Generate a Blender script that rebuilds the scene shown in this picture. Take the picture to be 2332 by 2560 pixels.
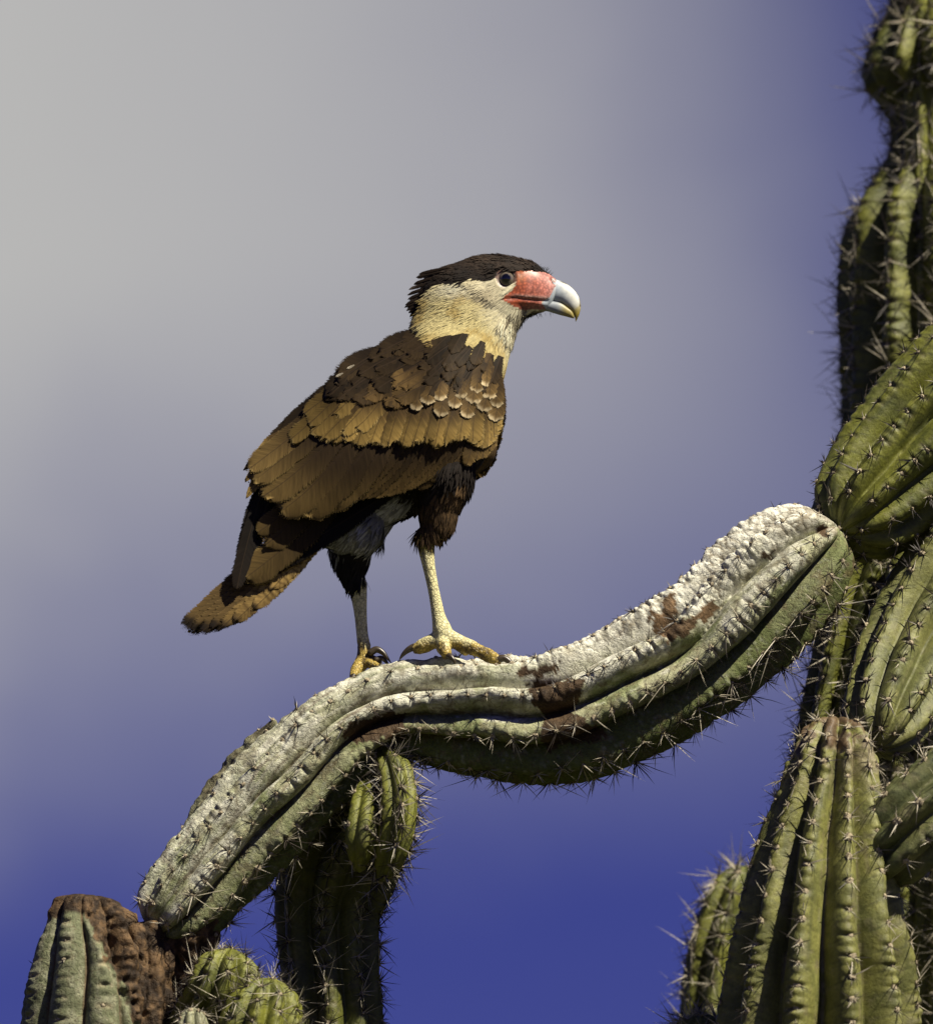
import bpy, math, random
import numpy as np
from mathutils import Vector, Matrix
from mathutils.bvhtree import BVHTree

random.seed(7)
RNG = np.random.default_rng(11)
SC = bpy.context.scene
COL = SC.collection
for o in list(bpy.data.objects):
    bpy.data.objects.remove(o)

# ------------------------------------------------------------------ camera
PITCH = math.radians(12.0)
DIST = 9.0
PW, PH = 2332.0, 2560.0
K = 1.216 / PW                       # metres per photo pixel at the bird
F = DIST / K                         # focal length in photo pixels
RT = np.array([1.0, 0, 0])
FW = np.array([0.0, math.cos(PITCH), math.sin(PITCH)])
UP = np.array([0.0, -math.sin(PITCH), math.cos(PITCH)])
CAM = -FW * DIST
cd = bpy.data.cameras.new('camera')
cam = bpy.data.objects.new('camera', cd)
COL.objects.link(cam)
cam.location = CAM
cam.rotation_euler = (math.pi / 2 + PITCH, 0, 0)
cd.sensor_fit = 'HORIZONTAL'
cd.sensor_width = 36.0
cd.lens = 36.0 * F / PW
cd.clip_start = 0.1
cd.clip_end = 5000
cd.dof.use_dof = True
cd.dof.focus_distance = DIST - 0.04
cd.dof.aperture_fstop = 4.5
SC.camera = cam

def at(px, py, Y=0.0):
    """point of the place seen at photo pixel (px,py) on the vertical plane at depth Y"""
    px = np.asarray(px, float); py = np.asarray(py, float); Y = np.asarray(Y, float)
    d = FW + RT * ((px - PW / 2) / F)[..., None] + UP * ((PH / 2 - py) / F)[..., None]
    t = (Y - CAM[1]) / d[..., 1]
    return CAM + d * t[..., None]

def proj(P):
    d = np.asarray(P, float) - CAM
    z = d @ FW
    return PW / 2 + F * (d @ RT) / z, PH / 2 - F * (d @ UP) / z

# ------------------------------------------------------------------ sky and sun
SUN = np.array([0.48, -0.38, 0.79]); SUN /= np.linalg.norm(SUN)
w = bpy.data.worlds.new('World'); SC.world = w; w.use_nodes = True
nt = w.node_tree; nt.nodes.clear()
def N(tree, typ, **kw):
    n = tree.nodes.new(typ)
    for k, v in kw.items(): setattr(n, k, v)
    return n
def M_(tree, op, a, b=None, c=None, clamp=False):
    n = tree.nodes.new('ShaderNodeMath'); n.operation = op; n.use_clamp = clamp
    for i, v in enumerate((a, b, c)):
        if v is None: continue
        if isinstance(v, (int, float)): n.inputs[i].default_value = v
        else: tree.links.new(v, n.inputs[i])
    return n.outputs[0]
def build_sky():
    L = nt.links.new
    sky = N(nt, 'ShaderNodeTexSky', sky_type='NISHITA')
    sky.sun_disc = False
    sky.sun_elevation = math.asin(SUN[2])
    sky.sun_rotation = math.atan2(SUN[0], SUN[1])
    sky.altitude = 300; sky.air_density = 1.0; sky.dust_density = 0.3; sky.ozone_density = 3.0
    tint = N(nt, 'ShaderNodeMix', data_type='RGBA', blend_type='MULTIPLY')
    tint.inputs[0].default_value = 1
    tint.inputs[7].default_value = SKYTINT
    L(sky.outputs[0], tint.inputs[6])
    tc = N(nt, 'ShaderNodeTexCoord')
    def dot(v):
        n = N(nt, 'ShaderNodeVectorMath', operation='DOT_PRODUCT')
        L(tc.outputs['Generated'], n.inputs[0]); n.inputs[1].default_value = tuple(v)
        return n.outputs['Value']
    dr, du, df = dot(RT), dot(UP), dot(FW)
    s = F / 1166.0
    X = M_(nt, 'MULTIPLY', dr, s); Z = M_(nt, 'MULTIPLY', du, s)
    noi = N(nt, 'ShaderNodeTexNoise'); noi.inputs['Scale'].default_value = 9; noi.inputs['Detail'].default_value = 2.5
    L(tc.outputs['Generated'], noi.inputs['Vector'])
    noj = N(nt, 'ShaderNodeTexNoise'); noj.inputs['Scale'].default_value = 26; noj.inputs['Detail'].default_value = 3; noj.inputs['Roughness'].default_value = 0.55
    L(tc.outputs['Generated'], noj.inputs['Vector'])
    nz = M_(nt, 'ADD', M_(nt, 'SUBTRACT', noi.outputs['Fac'], 0.5), M_(nt, 'MULTIPLY', M_(nt, 'SUBTRACT', noj.outputs['Fac'], 0.5), 0.45))
    X2 = M_(nt, 'ADD', X, M_(nt, 'MULTIPLY', nz, 0.5)); Z2 = M_(nt, 'ADD', Z, M_(nt, 'MULTIPLY', nz, 0.9))
    def sstep(v, a, b):
        n = N(nt, 'ShaderNodeMapRange', interpolation_type='SMOOTHSTEP')
        L(v, n.inputs[0]); n.inputs[1].default_value = a; n.inputs[2].default_value = b
        return n.outputs[0]
    w1 = sstep(M_(nt, 'ADD', Z2, M_(nt, 'MULTIPLY', X2, -0.07)), -0.92, 0.58)
    w2 = M_(nt, 'SUBTRACT', 0.80, M_(nt, 'MULTIPLY', X2, 0.17))
    w12 = M_(nt, 'MULTIPLY', w1, w2)
    ex = M_(nt, 'MULTIPLY', M_(nt, 'SUBTRACT', X2, 1.12), 1.25); ez = M_(nt, 'MULTIPLY', M_(nt, 'SUBTRACT', Z2, 1.2), 0.9)
    r2 = M_(nt, 'ADD', M_(nt, 'MULTIPLY', ex, ex), M_(nt, 'MULTIPLY', ez, ez))
    hole = M_(nt, 'MULTIPLY', M_(nt, 'EXPONENT', M_(nt, 'MULTIPLY', r2, -1)), 0.58)
    m = M_(nt, 'SUBTRACT', w12, hole, clamp=True)
    # the bank of cloud has ends of its own, and a few smaller clouds stand elsewhere
    env = M_(nt, 'MULTIPLY', sstep(X2, 4.0, 1.5), sstep(X2, -4.5, -1.8))
    env = M_(nt, 'MULTIPLY', env, sstep(Z2, 3.4, 1.4))
    env = M_(nt, 'MULTIPLY', env, sstep(df, 0.2, 0.6))
    m = M_(nt, 'MULTIPLY', m, env)
    n2 = N(nt, 'ShaderNodeTexNoise'); n2.inputs['Scale'].default_value = 3.1; n2.inputs['Detail'].default_value = 5
    L(tc.outputs['Generated'], n2.inputs['Vector'])
    oth = M_(nt, 'MULTIPLY', sstep(n2.outputs['Fac'], 0.68, 0.84), M_(nt, 'SUBTRACT', 1, sstep(df, 0.80, 0.95)))
    m = M_(nt, 'MAXIMUM', m, oth)
    cl = N(nt, 'ShaderNodeMix', data_type='RGBA')
    cl.inputs[7].default_value = CLOUD
    L(tint.outputs[2], cl.inputs[6]); L(m, cl.inputs[0])
    bg = N(nt, 'ShaderNodeBackground'); bg.inputs['Strength'].default_value = 0.0616
    L(cl.outputs[2], bg.inputs['Color'])
    out = N(nt, 'ShaderNodeOutputWorld'); L(bg.outputs[0], out.inputs[0])
SKYTINT = (0.17, 0.14, 0.43, 1)
CLOUD = (4.9, 4.85, 4.75, 1)
build_sky()
sd = bpy.data.lights.new('sun', 'SUN'); sd.energy = 5.0; sd.angle = math.radians(0.5); sd.color = (1.0, 0.92, 0.76)
sun = bpy.data.objects.new('sun', sd); COL.objects.link(sun)
sun.rotation_euler = Vector(SUN).to_track_quat('Z', 'Y').to_euler()
vs = SC.view_settings
vs.view_transform = 'Standard'; vs.look = 'None'; vs.exposure = 0.7; vs.gamma = 1.0; vs.use_curve_mapping = False

# ------------------------------------------------------------------ helpers
ALB = 0.64      # the camera is exposed 0.7 stop up, so surfaces keep their real, darker colours
def tag(o, label=None, cat=None, group=None, kind=None):
    if label: o['label'] = label
    if cat: o['category'] = cat
    if group: o['group'] = group
    if kind: o['kind'] = kind
    return o
def empty(name, loc, label, cat, group=None):
    o = bpy.data.objects.new(name, None); COL.objects.link(o); o.location = loc
    o.empty_display_size = 0.05
    return tag(o, label, cat, group)
def mesh_obj(name, V, faces, mats, parent=None, col=None, uv=None, mi=None, smooth=True):
    me = bpy.data.meshes.new(name)
    V = np.asarray(V, float)
    if isinstance(faces, np.ndarray): faces = faces.tolist()
    me.from_pydata(V.tolist(), [], faces)
    for m in (mats if isinstance(mats, (list, tuple)) else [mats]): me.materials.append(m)
    if smooth: me.polygons.foreach_set('use_smooth', [True] * len(me.polygons))
    if mi is not None: me.polygons.foreach_set('material_index', np.asarray(mi, dtype=np.int32))
    if col is not None:
        a = me.color_attributes.new(name='Col', type='FLOAT_COLOR', domain='POINT')
        c = np.ones((len(V), 4)); col = np.asarray(col, float)
        if col.ndim == 2 and col.shape[1] == 4: c[:, 3] = col[:, 3]
        c[:, :3] = (col if col.ndim == 1 else col[:, :3]) * ALB
        a.data.foreach_set('color', c.ravel())
    if uv is not None:
        ul = me.uv_layers.new(name='UV')
        li = np.zeros(len(me.loops), dtype=np.int32); me.loops.foreach_get('vertex_index', li)
        ul.data.foreach_set('uv', np.asarray(uv)[li].ravel())
    me.update()
    o = bpy.data.objects.new(name, me); COL.objects.link(o)
    put(o, parent)
    return o
def put(o, parent):
    if parent is None: return
    o.parent = parent
    if parent.parent is None: o.matrix_parent_inverse = Matrix.Translation(-Vector(parent.location))
def grid_faces(nr, nc, closed=False):
    i = np.arange(nr - 1)[:, None]; j = np.arange(nc if closed else nc - 1)[None, :]
    j2 = (j + 1) % nc
    f = np.stack([i * nc + j, i * nc + j2, (i + 1) * nc + j2, (i + 1) * nc + j], -1)
    return f.reshape(-1, 4)
def _h(ix, iy, iz, seed):
    h = (ix * 374761393 + iy * 668265263 + iz * 2147483647 + seed * 974634777) & 0xFFFFFFFF
    h = ((h ^ (h >> 13)) * 1274126177) & 0xFFFFFFFF
    return ((h ^ (h >> 16)) & 0xFFFF) / 65535.0
def noise(P, scale, seed=0):
    p = np.asarray(P, float) * scale + 1000.0
    i = np.floor(p).astype(np.int64); f = p - i; f = f * f * (3 - 2 * f)
    r = 0
    for dx in (0, 1):
        for dy in (0, 1):
            for dz in (0, 1):
                wt = (f[..., 0] if dx else 1 - f[..., 0]) * (f[..., 1] if dy else 1 - f[..., 1]) * (f[..., 2] if dz else 1 - f[..., 2])
                r = r + wt * _h(i[..., 0] + dx, i[..., 1] + dy, i[..., 2] + dz, seed)
    return r * 2 - 1
def fbm(P, scale, seed=0, oct=3):
    return sum(noise(P, scale * 2 ** k, seed + k) * 0.5 ** k for k in range(oct))
def inpoly(x, y, poly):
    poly = np.asarray(poly, float); c = np.zeros(np.shape(x), bool); j = len(poly) - 1
    for i in range(len(poly)):
        xi, yi = poly[i]; xj, yj = poly[j]
        c ^= ((yi > y) != (yj > y)) & (x < (xj - xi) * (y - yi) / (yj - yi + 1e-12) + xi)
        j = i
    return c
def seg_dist(x, y, pts):
    d = np.full(np.shape(x), 1e9)
    for (x0, y0), (x1, y1) in zip(pts[:-1], pts[1:]):
        vx, vy = x1 - x0, y1 - y0
        t = np.clip(((x - x0) * vx + (y - y0) * vy) / (vx * vx + vy * vy + 1e-9), 0, 1)
        d = np.minimum(d, np.hypot(x - x0 - t * vx, y - y0 - t * vy))
    return d
def sst(x, a, b):
    t = np.clip((x - a) / (b - a), 0, 1); return t * t * (3 - 2 * t)
def mixc(a, b, t):
    t = np.asarray(t)[..., None]; return np.asarray(a) * (1 - t) + np.asarray(b) * t
def catmull(C, n_per):
    C = np.asarray(C, float); h = np.linalg.norm(np.diff(C, axis=0), axis=1)[:, None] + 1e-9; d = np.diff(C, axis=0) / h
    m = np.vstack([d[:1], (d[1:] * h[:-1] + d[:-1] * h[1:]) / (h[1:] + h[:-1]), d[-1:]]); out = []
    for i in range(len(C) - 1):
        t = np.linspace(0, 1, n_per, endpoint=False)[:, None]; t2, t3 = t * t, t * t * t
        out.append(C[i] * (2 * t3 - 3 * t2 + 1) + m[i] * h[i] * (t3 - 2 * t2 + t) + C[i + 1] * (3 * t2 - 2 * t3) + m[i + 1] * h[i] * (t3 - t2))
    return np.vstack(out + [C[-1:]])

# ------------------------------------------------------------------ materials
def mat(name, rough=0.6, spec=0.4):
    m = bpy.data.materials.new(name); m.use_nodes = True
    b = m.node_tree.nodes['Principled BSDF']
    b.inputs['Roughness'].default_value = rough; b.inputs['Specular IOR Level'].default_value = spec
    return m, m.node_tree, b
def attr_color(t, name='Col'):
    a = N(t, 'ShaderNodeAttribute'); a.attribute_name = name; return a.outputs['Color']
def mixrgb(t, typ, fac, a, b):
    n = N(t, 'ShaderNodeMix', data_type='RGBA', blend_type=typ)
    for s, v in ((0, fac), (6, a), (7, b)):
        if hasattr(v, 'is_output') or isinstance(v, bpy.types.NodeSocket): t.links.new(v, n.inputs[s])
        elif isinstance(v, tuple): n.inputs[s].default_value = v
        else: n.inputs[s].default_value = v
    return n.outputs[2]
def tnoise(t, scale, detail=4, vec=None, rough=0.6, dist=0):
    n = N(t, 'ShaderNodeTexNoise'); n.inputs['Scale'].default_value = scale; n.inputs['Detail'].default_value = detail
    n.inputs['Roughness'].default_value = rough; n.inputs['Distortion'].default_value = dist
    if vec is not None: t.links.new(vec, n.inputs['Vector'])
    return n.outputs['Fac']
def ramp(t, fac, stops):
    r = N(t, 'ShaderNodeValToRGB'); t.links.new(fac, r.inputs[0])
    e = r.color_ramp.elements
    while len(e) < len(stops): e.new(0.5)
    for k, (p, c) in enumerate(stops):
        e[k].position = p; e[k].color = (c, c, c, 1) if isinstance(c, (int, float)) else (*c, 1)
    return r.outputs[0]
def bump(t, b, h, strength, dist, prev=None):
    n = N(t, 'ShaderNodeBump'); n.inputs['Strength'].default_value = strength; n.inputs['Distance'].default_value = dist
    t.links.new(h, n.inputs['Height'])
    if prev is not None: t.links.new(prev, n.inputs['Normal'])
    t.links.new(n.outputs[0], b.inputs['Normal']); return n.outputs[0]
def objcoord(t):
    g = N(t, 'ShaderNodeNewGeometry'); return g.outputs['Position']

def make_cactus_mat(old=0.0):
    m, t, b = mat('old_cactus_skin' if old else 'cactus_skin', 0.5 + 0.2 * old, 0.35 - 0.15 * old)
    pos = objcoord(t)
    c = attr_color(t)
    n1 = tnoise(t, 45, 5, pos); n2 = tnoise(t, 220, 5, pos, 0.7); n3 = tnoise(t, 900, 2, pos)
    c = mixrgb(t, 'MULTIPLY', 1.0, c, ramp(t, n1, [(0.25, 0.62 + 0.16 * old), (0.7, 1.2 + 0.05 * old)]))
    c = mixrgb(t, 'MULTIPLY', 1.0, c, ramp(t, n2, [(0.3, 0.72 - 0.08 * old), (0.65, 1.15 + 0.15 * old)]))
    # brown specks and cracks
    v = N(t, 'ShaderNodeTexVoronoi'); v.feature = 'DISTANCE_TO_EDGE'; v.inputs['Scale'].default_value = 60
    t.links.new(pos, v.inputs['Vector'])
    crack = ramp(t, v.outputs['Distance'], [(0.0, 1.0), (0.035, 0.0)])
    gate = ramp(t, n1, [(0.52 - 0.1 * old, 0.0), (0.62 - 0.08 * old, 1.0)])
    cf = M_(t, 'MULTIPLY', M_(t, 'MULTIPLY', crack, gate), 0.4 + 0.3 * old)
    c = mixrgb(t, 'MIX', cf, c, (0.10, 0.07, 0.04, 1))
    sp = ramp(t, tnoise(t, 330, 2, pos), [(0.66, 0.0), (0.72, 0.75)])
    c = mixrgb(t, 'MIX', sp, c, (0.09, 0.06, 0.035, 1))
    t.links.new(c, b.inputs['Base Color'])
    p = bump(t, b, n2, 0.5 + 0.15 * old, 0.0022 + 0.0004 * old)
    if old:
        pn = ramp(t, tnoise(t, 120, 3, pos, 0.5, 1.5), [(0.40, 0.0), (0.48, 1.0)])
        p = bump(t, b, pn, 0.5, 0.002, p); p = bump(t, b, cf, -0.8, 0.0025, p)
    p = bump(t, b, n3, 0.4, 0.0006, p)
    return m
CACT = make_cactus_mat(); CACT_OLD = make_cactus_mat(1.0)
def flat_mat(name, col, rough=0.6, spec=0.3, nscale=300, amt=0.3, bmp=0.3, bd=0.0005):
    m, t, b = mat(name, rough, spec); pos = objcoord(t)
    n = tnoise(t, nscale, 4, pos)
    c = mixrgb(t, 'MULTIPLY', 1.0, (*[q * ALB for q in col], 1), ramp(t, n, [(0.3, 1 - amt), (0.7, 1 + amt)]))
    t.links.new(c, b.inputs['Base Color']); bump(t, b, n, bmp, bd)
    return m
SP_L = flat_mat('spine_pale', (0.62, 0.56, 0.42), 0.5)
SP_D = flat_mat('spine_dark', (0.045, 0.035, 0.028), 0.5)
WOOL = flat_mat('areole_wool', (0.50, 0.42, 0.28), 0.9)

# ------------------------------------------------------------------ spine clusters
def cluster(seed, n, lmin, lmax, long_n, pale, wool, thick=0.00055):
    r = np.random.default_rng(seed); V = []; Fc = []; MI = []
    def cone(p0, d, L, rad, m):
        d = d / np.linalg.norm(d); a = np.cross(d, [0.3, 0.5, 0.8]); a /= np.linalg.norm(a); b_ = np.cross(d, a)
        o = len(V); cv = r.normal(0, 0.04, 3)
        for k, (tt, rr) in enumerate(((0, 1.0), (0.55, 0.72))):
            for j in range(3):
                an = j * 2.094
                V.append(p0 + d * L * tt + cv * L * tt * tt + (a * math.cos(an) + b_ * math.sin(an)) * rad * rr)
        V.append(p0 + d * L + cv * L)
        for j in range(3):
            Fc.append([o + j, o + (j + 1) % 3, o + 3 + (j + 1) % 3, o + 3 + j]); MI.append(m)
            Fc.append([o + 3 + j, o + 3 + (j + 1) % 3, o + 6]); MI.append(m)
    for i in range(n):
        an = r.uniform(0, 6.283); el = r.uniform(0.12, 1.0)
        d = np.array([math.cos(an) * math.cos(el), math.sin(an) * math.cos(el), math.sin(el)])
        L = r.uniform(lmin, lmax)
        if i < long_n: L *= 1.75
        cone(np.array([*(r.normal(0, 0.0009, 2)), -0.001]), d, L, thick * r.uniform(0.7, 1.2) * (1.25 if i < long_n else 1), 0 if r.random() < pale else 1)
    # felt pad
    o = len(V); nn = 7
    for (rr, hh) in ((1.0, -0.001), (0.95, 0.0006), (0.5, 0.0016)):
        for j in range(nn):
            an = j / nn * 6.283; q = wool * rr * r.uniform(0.8, 1.2)
            V.append(np.array([q * math.cos(an), q * math.sin(an) * 1.2, hh * r.uniform(0.7, 1.3)]))
    for k in range(2):
        for j in range(nn):
            Fc.append([o + k * nn + j, o + k * nn + (j + 1) % nn, o + (k + 1) * nn + (j + 1) % nn, o + (k + 1) * nn + j]); MI.append(2)
    Fc.append([o + 2 * nn + j for j in range(nn)]); MI.append(2)
    return np.array(V), Fc, MI
CL = {}
def clusters_of(kind):
    if kind in CL: return CL[kind]
    out = []
    for s in range(8):
        if kind == 'dark': a = cluster(100 + s, 13, 0.006, 0.014, 2, 0.25, 0.0022)
        elif kind == 'mixed': a = cluster(200 + s, 12, 0.007, 0.016, 3, 0.6, 0.0036)
        elif kind == 'long': a = cluster(300 + s, 16, 0.012, 0.030, 3, 0.45, 0.0026, 0.0006)
        elif kind == 'white': a = cluster(400 + s, 18, 0.012, 0.030, 4, 0.85, 0.0028, 0.0006)
        elif kind == 'stub': a = cluster(500 + s, 6, 0.003, 0.008, 1, 0.3, 0.0026)
        me = bpy.data.meshes.new('spine_cluster')
        me.from_pydata(a[0].tolist(), [], a[1])
        for m in (SP_L, SP_D, WOOL): me.materials.append(m)
        me.polygons.foreach_set('material_index', np.array(a[2], dtype=np.int32))
        out.append((me, a))
    CL[kind] = out; return out

class Plant:
    def __init__(self, name, label, loc, cat='cactus', limit=300):
        self.root = empty(name, loc, label, cat); self.cl = []; self.limit = limit
    def finish(self):
        c = self.cl
        def score(e):
            P, n, s, kind, br = e
            px, py = proj(P); v = CAM - P; v /= np.linalg.norm(v)
            off = max(0, -px, px - PW, -py, py - PH)
            return (n @ v > -0.25) * 10 - off / 50.0 + (n @ v) * 0.5
        c.sort(key=score, reverse=True)
        rest_v = []; rest_f = []; rest_m = []; base = 0
        for i, (P, n, s, kind, br) in enumerate(c):
            me, a = clusters_of(kind)[random.randrange(8)]
            R = Vector(n).to_track_quat('Z', 'Y').to_matrix().to_4x4() @ Matrix.Rotation(random.uniform(0, 6.28), 4, 'Z')
            if i < self.limit and score((P, n, s, kind, br)) > 4:
                o = bpy.data.objects.new('spine_cluster', me); COL.objects.link(o)
                o.parent = br
                o.matrix_basis = Matrix.Translation(Vector(P)) @ R @ Matrix.Scale(s, 4)
            else:
                Rm = np.array(R.to_3x3()) * s
                rest_v.append(a[0] @ Rm.T + P); rest_f += [[q + base for q in f] for f in a[1]]; rest_m += a[2]; base += len(a[0])
        if rest_v:
            o = mesh_obj('spine_cluster', np.vstack(rest_v), rest_f, [SP_L, SP_D, WOOL], self.root, mi=rest_m, smooth=False)
            o['kind'] = 'stuff'

def stem(plant, name, ctrl, ribs, spacing=44, groove=0.35, p=0.7, notch=0.06, rot=0.0, twist=0.0, kind='mixed',
         colf=None, cs=1.0, lump=0.03, seed=0, per=14, ds=3.4, cap=(1, 1), spine_p=1.0, dispf=None, thick=1.0, wob=0.10, uneven=0.10, label=None, spf=None, ragf=None):
    """ribbed cactus stem along control points (px, py, depth in m, radius in px)"""
    C = np.array([[*at(c[0], c[1], c[2]), c[3] * K] for c in ctrl])
    D = catmull(C, 60)
    seg = np.linalg.norm(np.diff(D[:, :3], axis=0), axis=1); S = np.concatenate([[0], np.cumsum(seg)])
    # sampling: fine in view, coarse outside
    ss = [0.0]
    while ss[-1] < S[-1]:
        q = np.array([np.interp(ss[-1], S, D[:, k]) for k in range(3)]); x, y = proj(q)
        off = max(0, -x, x - PW, -y, y - PH)
        ss.append(ss[-1] + ds * K * (1 if off < 250 else 14))
    ss[-1] = S[-1]; s = np.array(ss)
    Cn = np.stack([np.interp(s, S, D[:, k]) for k in range(3)], -1); R = np.interp(s, S, D[:, 3])
    T = np.gradient(Cn, axis=0); T /= np.linalg.norm(T, axis=1)[:, None]
    # frames
    nrm = np.zeros_like(T); a = np.cross(T[0], [0, 1.0, 0]); a /= np.linalg.norm(a)
    for i in range(len(T)):
        a = a - T[i] * (a @ T[i]); a /= np.linalg.norm(a); nrm[i] = a
    bi = np.cross(T, nrm)
    L = S[-1]
    if cap[0]:
        q = np.clip(s / (R[0] * cap[0]), 0, 1); R = R * np.sqrt(np.clip(1 - (1 - q) ** 2, 0.0004, 1))
    if cap[1]:
        q = np.clip((L - s) / (R[-1] * cap[1] + 1e-9), 0, 1); R = R * np.sqrt(np.clip(1 - (1 - q) ** 2, 0.0004, 1))
    nphi = ribs * per
    phi = np.arange(nphi) / nphi * 2 * math.pi
    roff = np.random.default_rng(seed + 5).uniform(0, 1, ribs)
    def surf(si, ph, Rr, Cc, nn, bb, tilt=True):
        th = ph + rot + twist * si / L
        k0 = np.round(ribs * ph / (2 * math.pi))
        Q = np.stack([si * 9.0, k0 * 3.7, 0 * ph], -1)
        u = ribs * ph / (2 * math.pi); du = u - k0
        wq = np.stack([si * 11.0, np.cos(ph) * 1.1, np.sin(ph) * 1.1], -1)
        wob_ = wob * noise(wq, 1.0, seed + 31); uu = u + wob_; du = uu - np.round(uu); k = np.round(uu).astype(int) % ribs; hgt = noise(np.stack([si * 9.0, k * 3.7, 0 * ph], -1), 1.0, seed + 33)
        prof = np.abs(np.cos(du * math.pi)) ** p * (1 + uneven * hgt)
        f = si / (spacing * K) + roff[k]; fs = f - np.round(f)
        crest = np.exp(-(du / 0.17) ** 2)
        rr = 1 - groove * (1 - prof)
        nm = notch * (0.75 + 0.5 * np.sin(si * 37.0 + k * 2.1))
        rr = rr - nm * crest * np.exp(-(fs / 0.13) ** 2) * 1.0 + nm * 0.45 * np.exp(-(du / 0.22) ** 2) * (1 - np.abs(2 * fs) ** 2)
        # chevron fold running down each side from the areole
        g = f - np.abs(du) * 1.3; gs = g - np.round(g)
        rr = rr - nm * 0.16 * np.exp(-(gs / 0.09) ** 2) * np.exp(-((np.abs(du) - 0.15) / 0.14) ** 2)
        dirv = nn * np.cos(th)[..., None] + bb * np.sin(th)[..., None]
        P = Cc + dirv * (Rr * rr)[..., None]
        P0 = Cc + dirv * Rr[..., None]
        d = fbm(P0, 18, seed) * lump + fbm(P0, 70, seed + 9, 2) * lump * 0.35
        P = P + dirv * (d * Rr)[..., None]
        if dispf is not None: P = P + dirv * (dispf(P, *proj(P)) * Rr)[..., None]
        return P, dirv, du, prof, fs
    si = np.repeat(s[:, None], nphi, 1); ph = np.repeat(phi[None], len(s), 0)
    P, dv, du, prof, fs = surf(si, ph, np.repeat(R[:, None], nphi, 1), Cn[:, None, :], nrm[:, None, :], bi[:, None, :])
    V = P.reshape(-1, 3)
    faces = grid_faces(len(s), nphi, True).tolist()
    V = np.vstack([V, Cn[0], Cn[-1]]); a0 = len(V) - 2
    for j in range(nphi):
        faces.append([a0, (j + 1) % nphi, j]); faces.append([a0 + 1, (len(s) - 1) * nphi + j, (len(s) - 1) * nphi + (j + 1) % nphi])
    global STREAK
    sq = np.stack([si * 16.0, np.cos(ph) * ribs * 2.2, np.sin(ph) * ribs * 2.2], -1)
    STREAK = np.concatenate([(noise(sq, 1.0, seed + 51) * 0.6 + noise(sq, 2.3, seed + 52) * 0.5 + noise(sq, 5.1, seed + 53) * 0.25).ravel(), [0, 0]])
    x, y = proj(V)
    pr = np.concatenate([prof.ravel(), [1, 1]]); fs_ = np.concatenate([fs.ravel(), [0.5, 0.5]]); du_ = np.concatenate([du.ravel(), [0, 0]])
    rel = np.concatenate([si.ravel() / L, [0, 1]]); nz = np.concatenate([dv[..., 2].ravel(), [0, 0]])
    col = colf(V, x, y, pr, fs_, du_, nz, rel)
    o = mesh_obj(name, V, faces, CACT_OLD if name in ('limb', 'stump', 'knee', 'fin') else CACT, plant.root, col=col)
    o['_o'] = plant.root.location
    if label: o['label'] = label
    # areoles
    kk = 0
    rr = np.random.default_rng(seed + 77)
    for k in range(ribs):
        f0 = math.ceil(roff[k]); 
        while True:
            sv = (f0 - roff[k]) * spacing * K; f0 += 1
            if sv > L: break
            if sv < 0.0 : continue
            c = np.array([np.interp(sv, s, Cn[:, q]) for q in range(3)]); x, y = proj(c)
            if max(-x, x - PW, -y, y - PH) > 330: continue
            if rr.random() > spine_p: continue
            i = min(len(s) - 1, int(np.searchsorted(s, sv)))
            Rv = np.interp(sv, s, R)
            Pt, d, *_ = surf(np.array([sv]), np.array([k / ribs * 2 * math.pi]), np.array([Rv]), c[None], nrm[i][None], bi[i][None])
            n = d[0]
            # tilt outward at the caps
            dR = (R[min(i + 2, len(R) - 1)] - R[max(i - 2, 0)]) / max(1e-6, s[min(i + 2, len(s) - 1)] - s[max(i - 2, 0)])
            n = n - T[i] * np.clip(dR, -3, 3); n /= np.linalg.norm(n)
            kd = kind if spf is None else spf(*proj(Pt[0]), n)
            if kd is None: continue
            plant.cl.append((Pt[0] + n * 0.0005, n, cs * rr.uniform(0.75, 1.25), kd, o))
    return o

# colours -------------------------------------------------------------
GREEN = np.array([0.205, 0.215, 0.030]); YGREEN = np.array([0.26, 0.27, 0.034]); PALE = np.array([0.56, 0.56, 0.34])
WHITE = np.array([1.12, 1.10, 0.92]); CORK = np.array([0.135, 0.085, 0.044]); DGREEN = np.array([0.115, 0.135, 0.035])
def c_green(base, dark=DGREEN, tan=0.3, seed=0):
    def f(V, x, y, pr, fs, du, nz, rel):
        n = fbm(V, 30, 3 + seed)
        c = mixc(base, dark, sst(n, -0.2, 0.6) * 0.6)
        c = mixc(c, np.array([0.20, 0.18, 0.09]), np.exp(-(fs / 0.12) ** 2) * (pr > 0.9) * 0.6)
        c = mixc(c, np.array([0.30, 0.27, 0.15]), sst(fbm(V, 90, 8 + seed), 0.35, 0.7) * tan)
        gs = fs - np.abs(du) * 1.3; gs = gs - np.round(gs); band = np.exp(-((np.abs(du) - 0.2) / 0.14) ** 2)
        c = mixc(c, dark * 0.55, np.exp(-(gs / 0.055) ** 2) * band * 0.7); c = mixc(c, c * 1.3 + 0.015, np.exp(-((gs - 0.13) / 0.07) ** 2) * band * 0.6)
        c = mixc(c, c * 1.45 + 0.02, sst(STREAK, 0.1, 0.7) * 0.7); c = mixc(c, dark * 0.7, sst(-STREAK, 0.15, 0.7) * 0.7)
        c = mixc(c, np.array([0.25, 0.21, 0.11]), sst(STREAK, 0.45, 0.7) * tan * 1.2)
        return c
    return f
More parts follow.
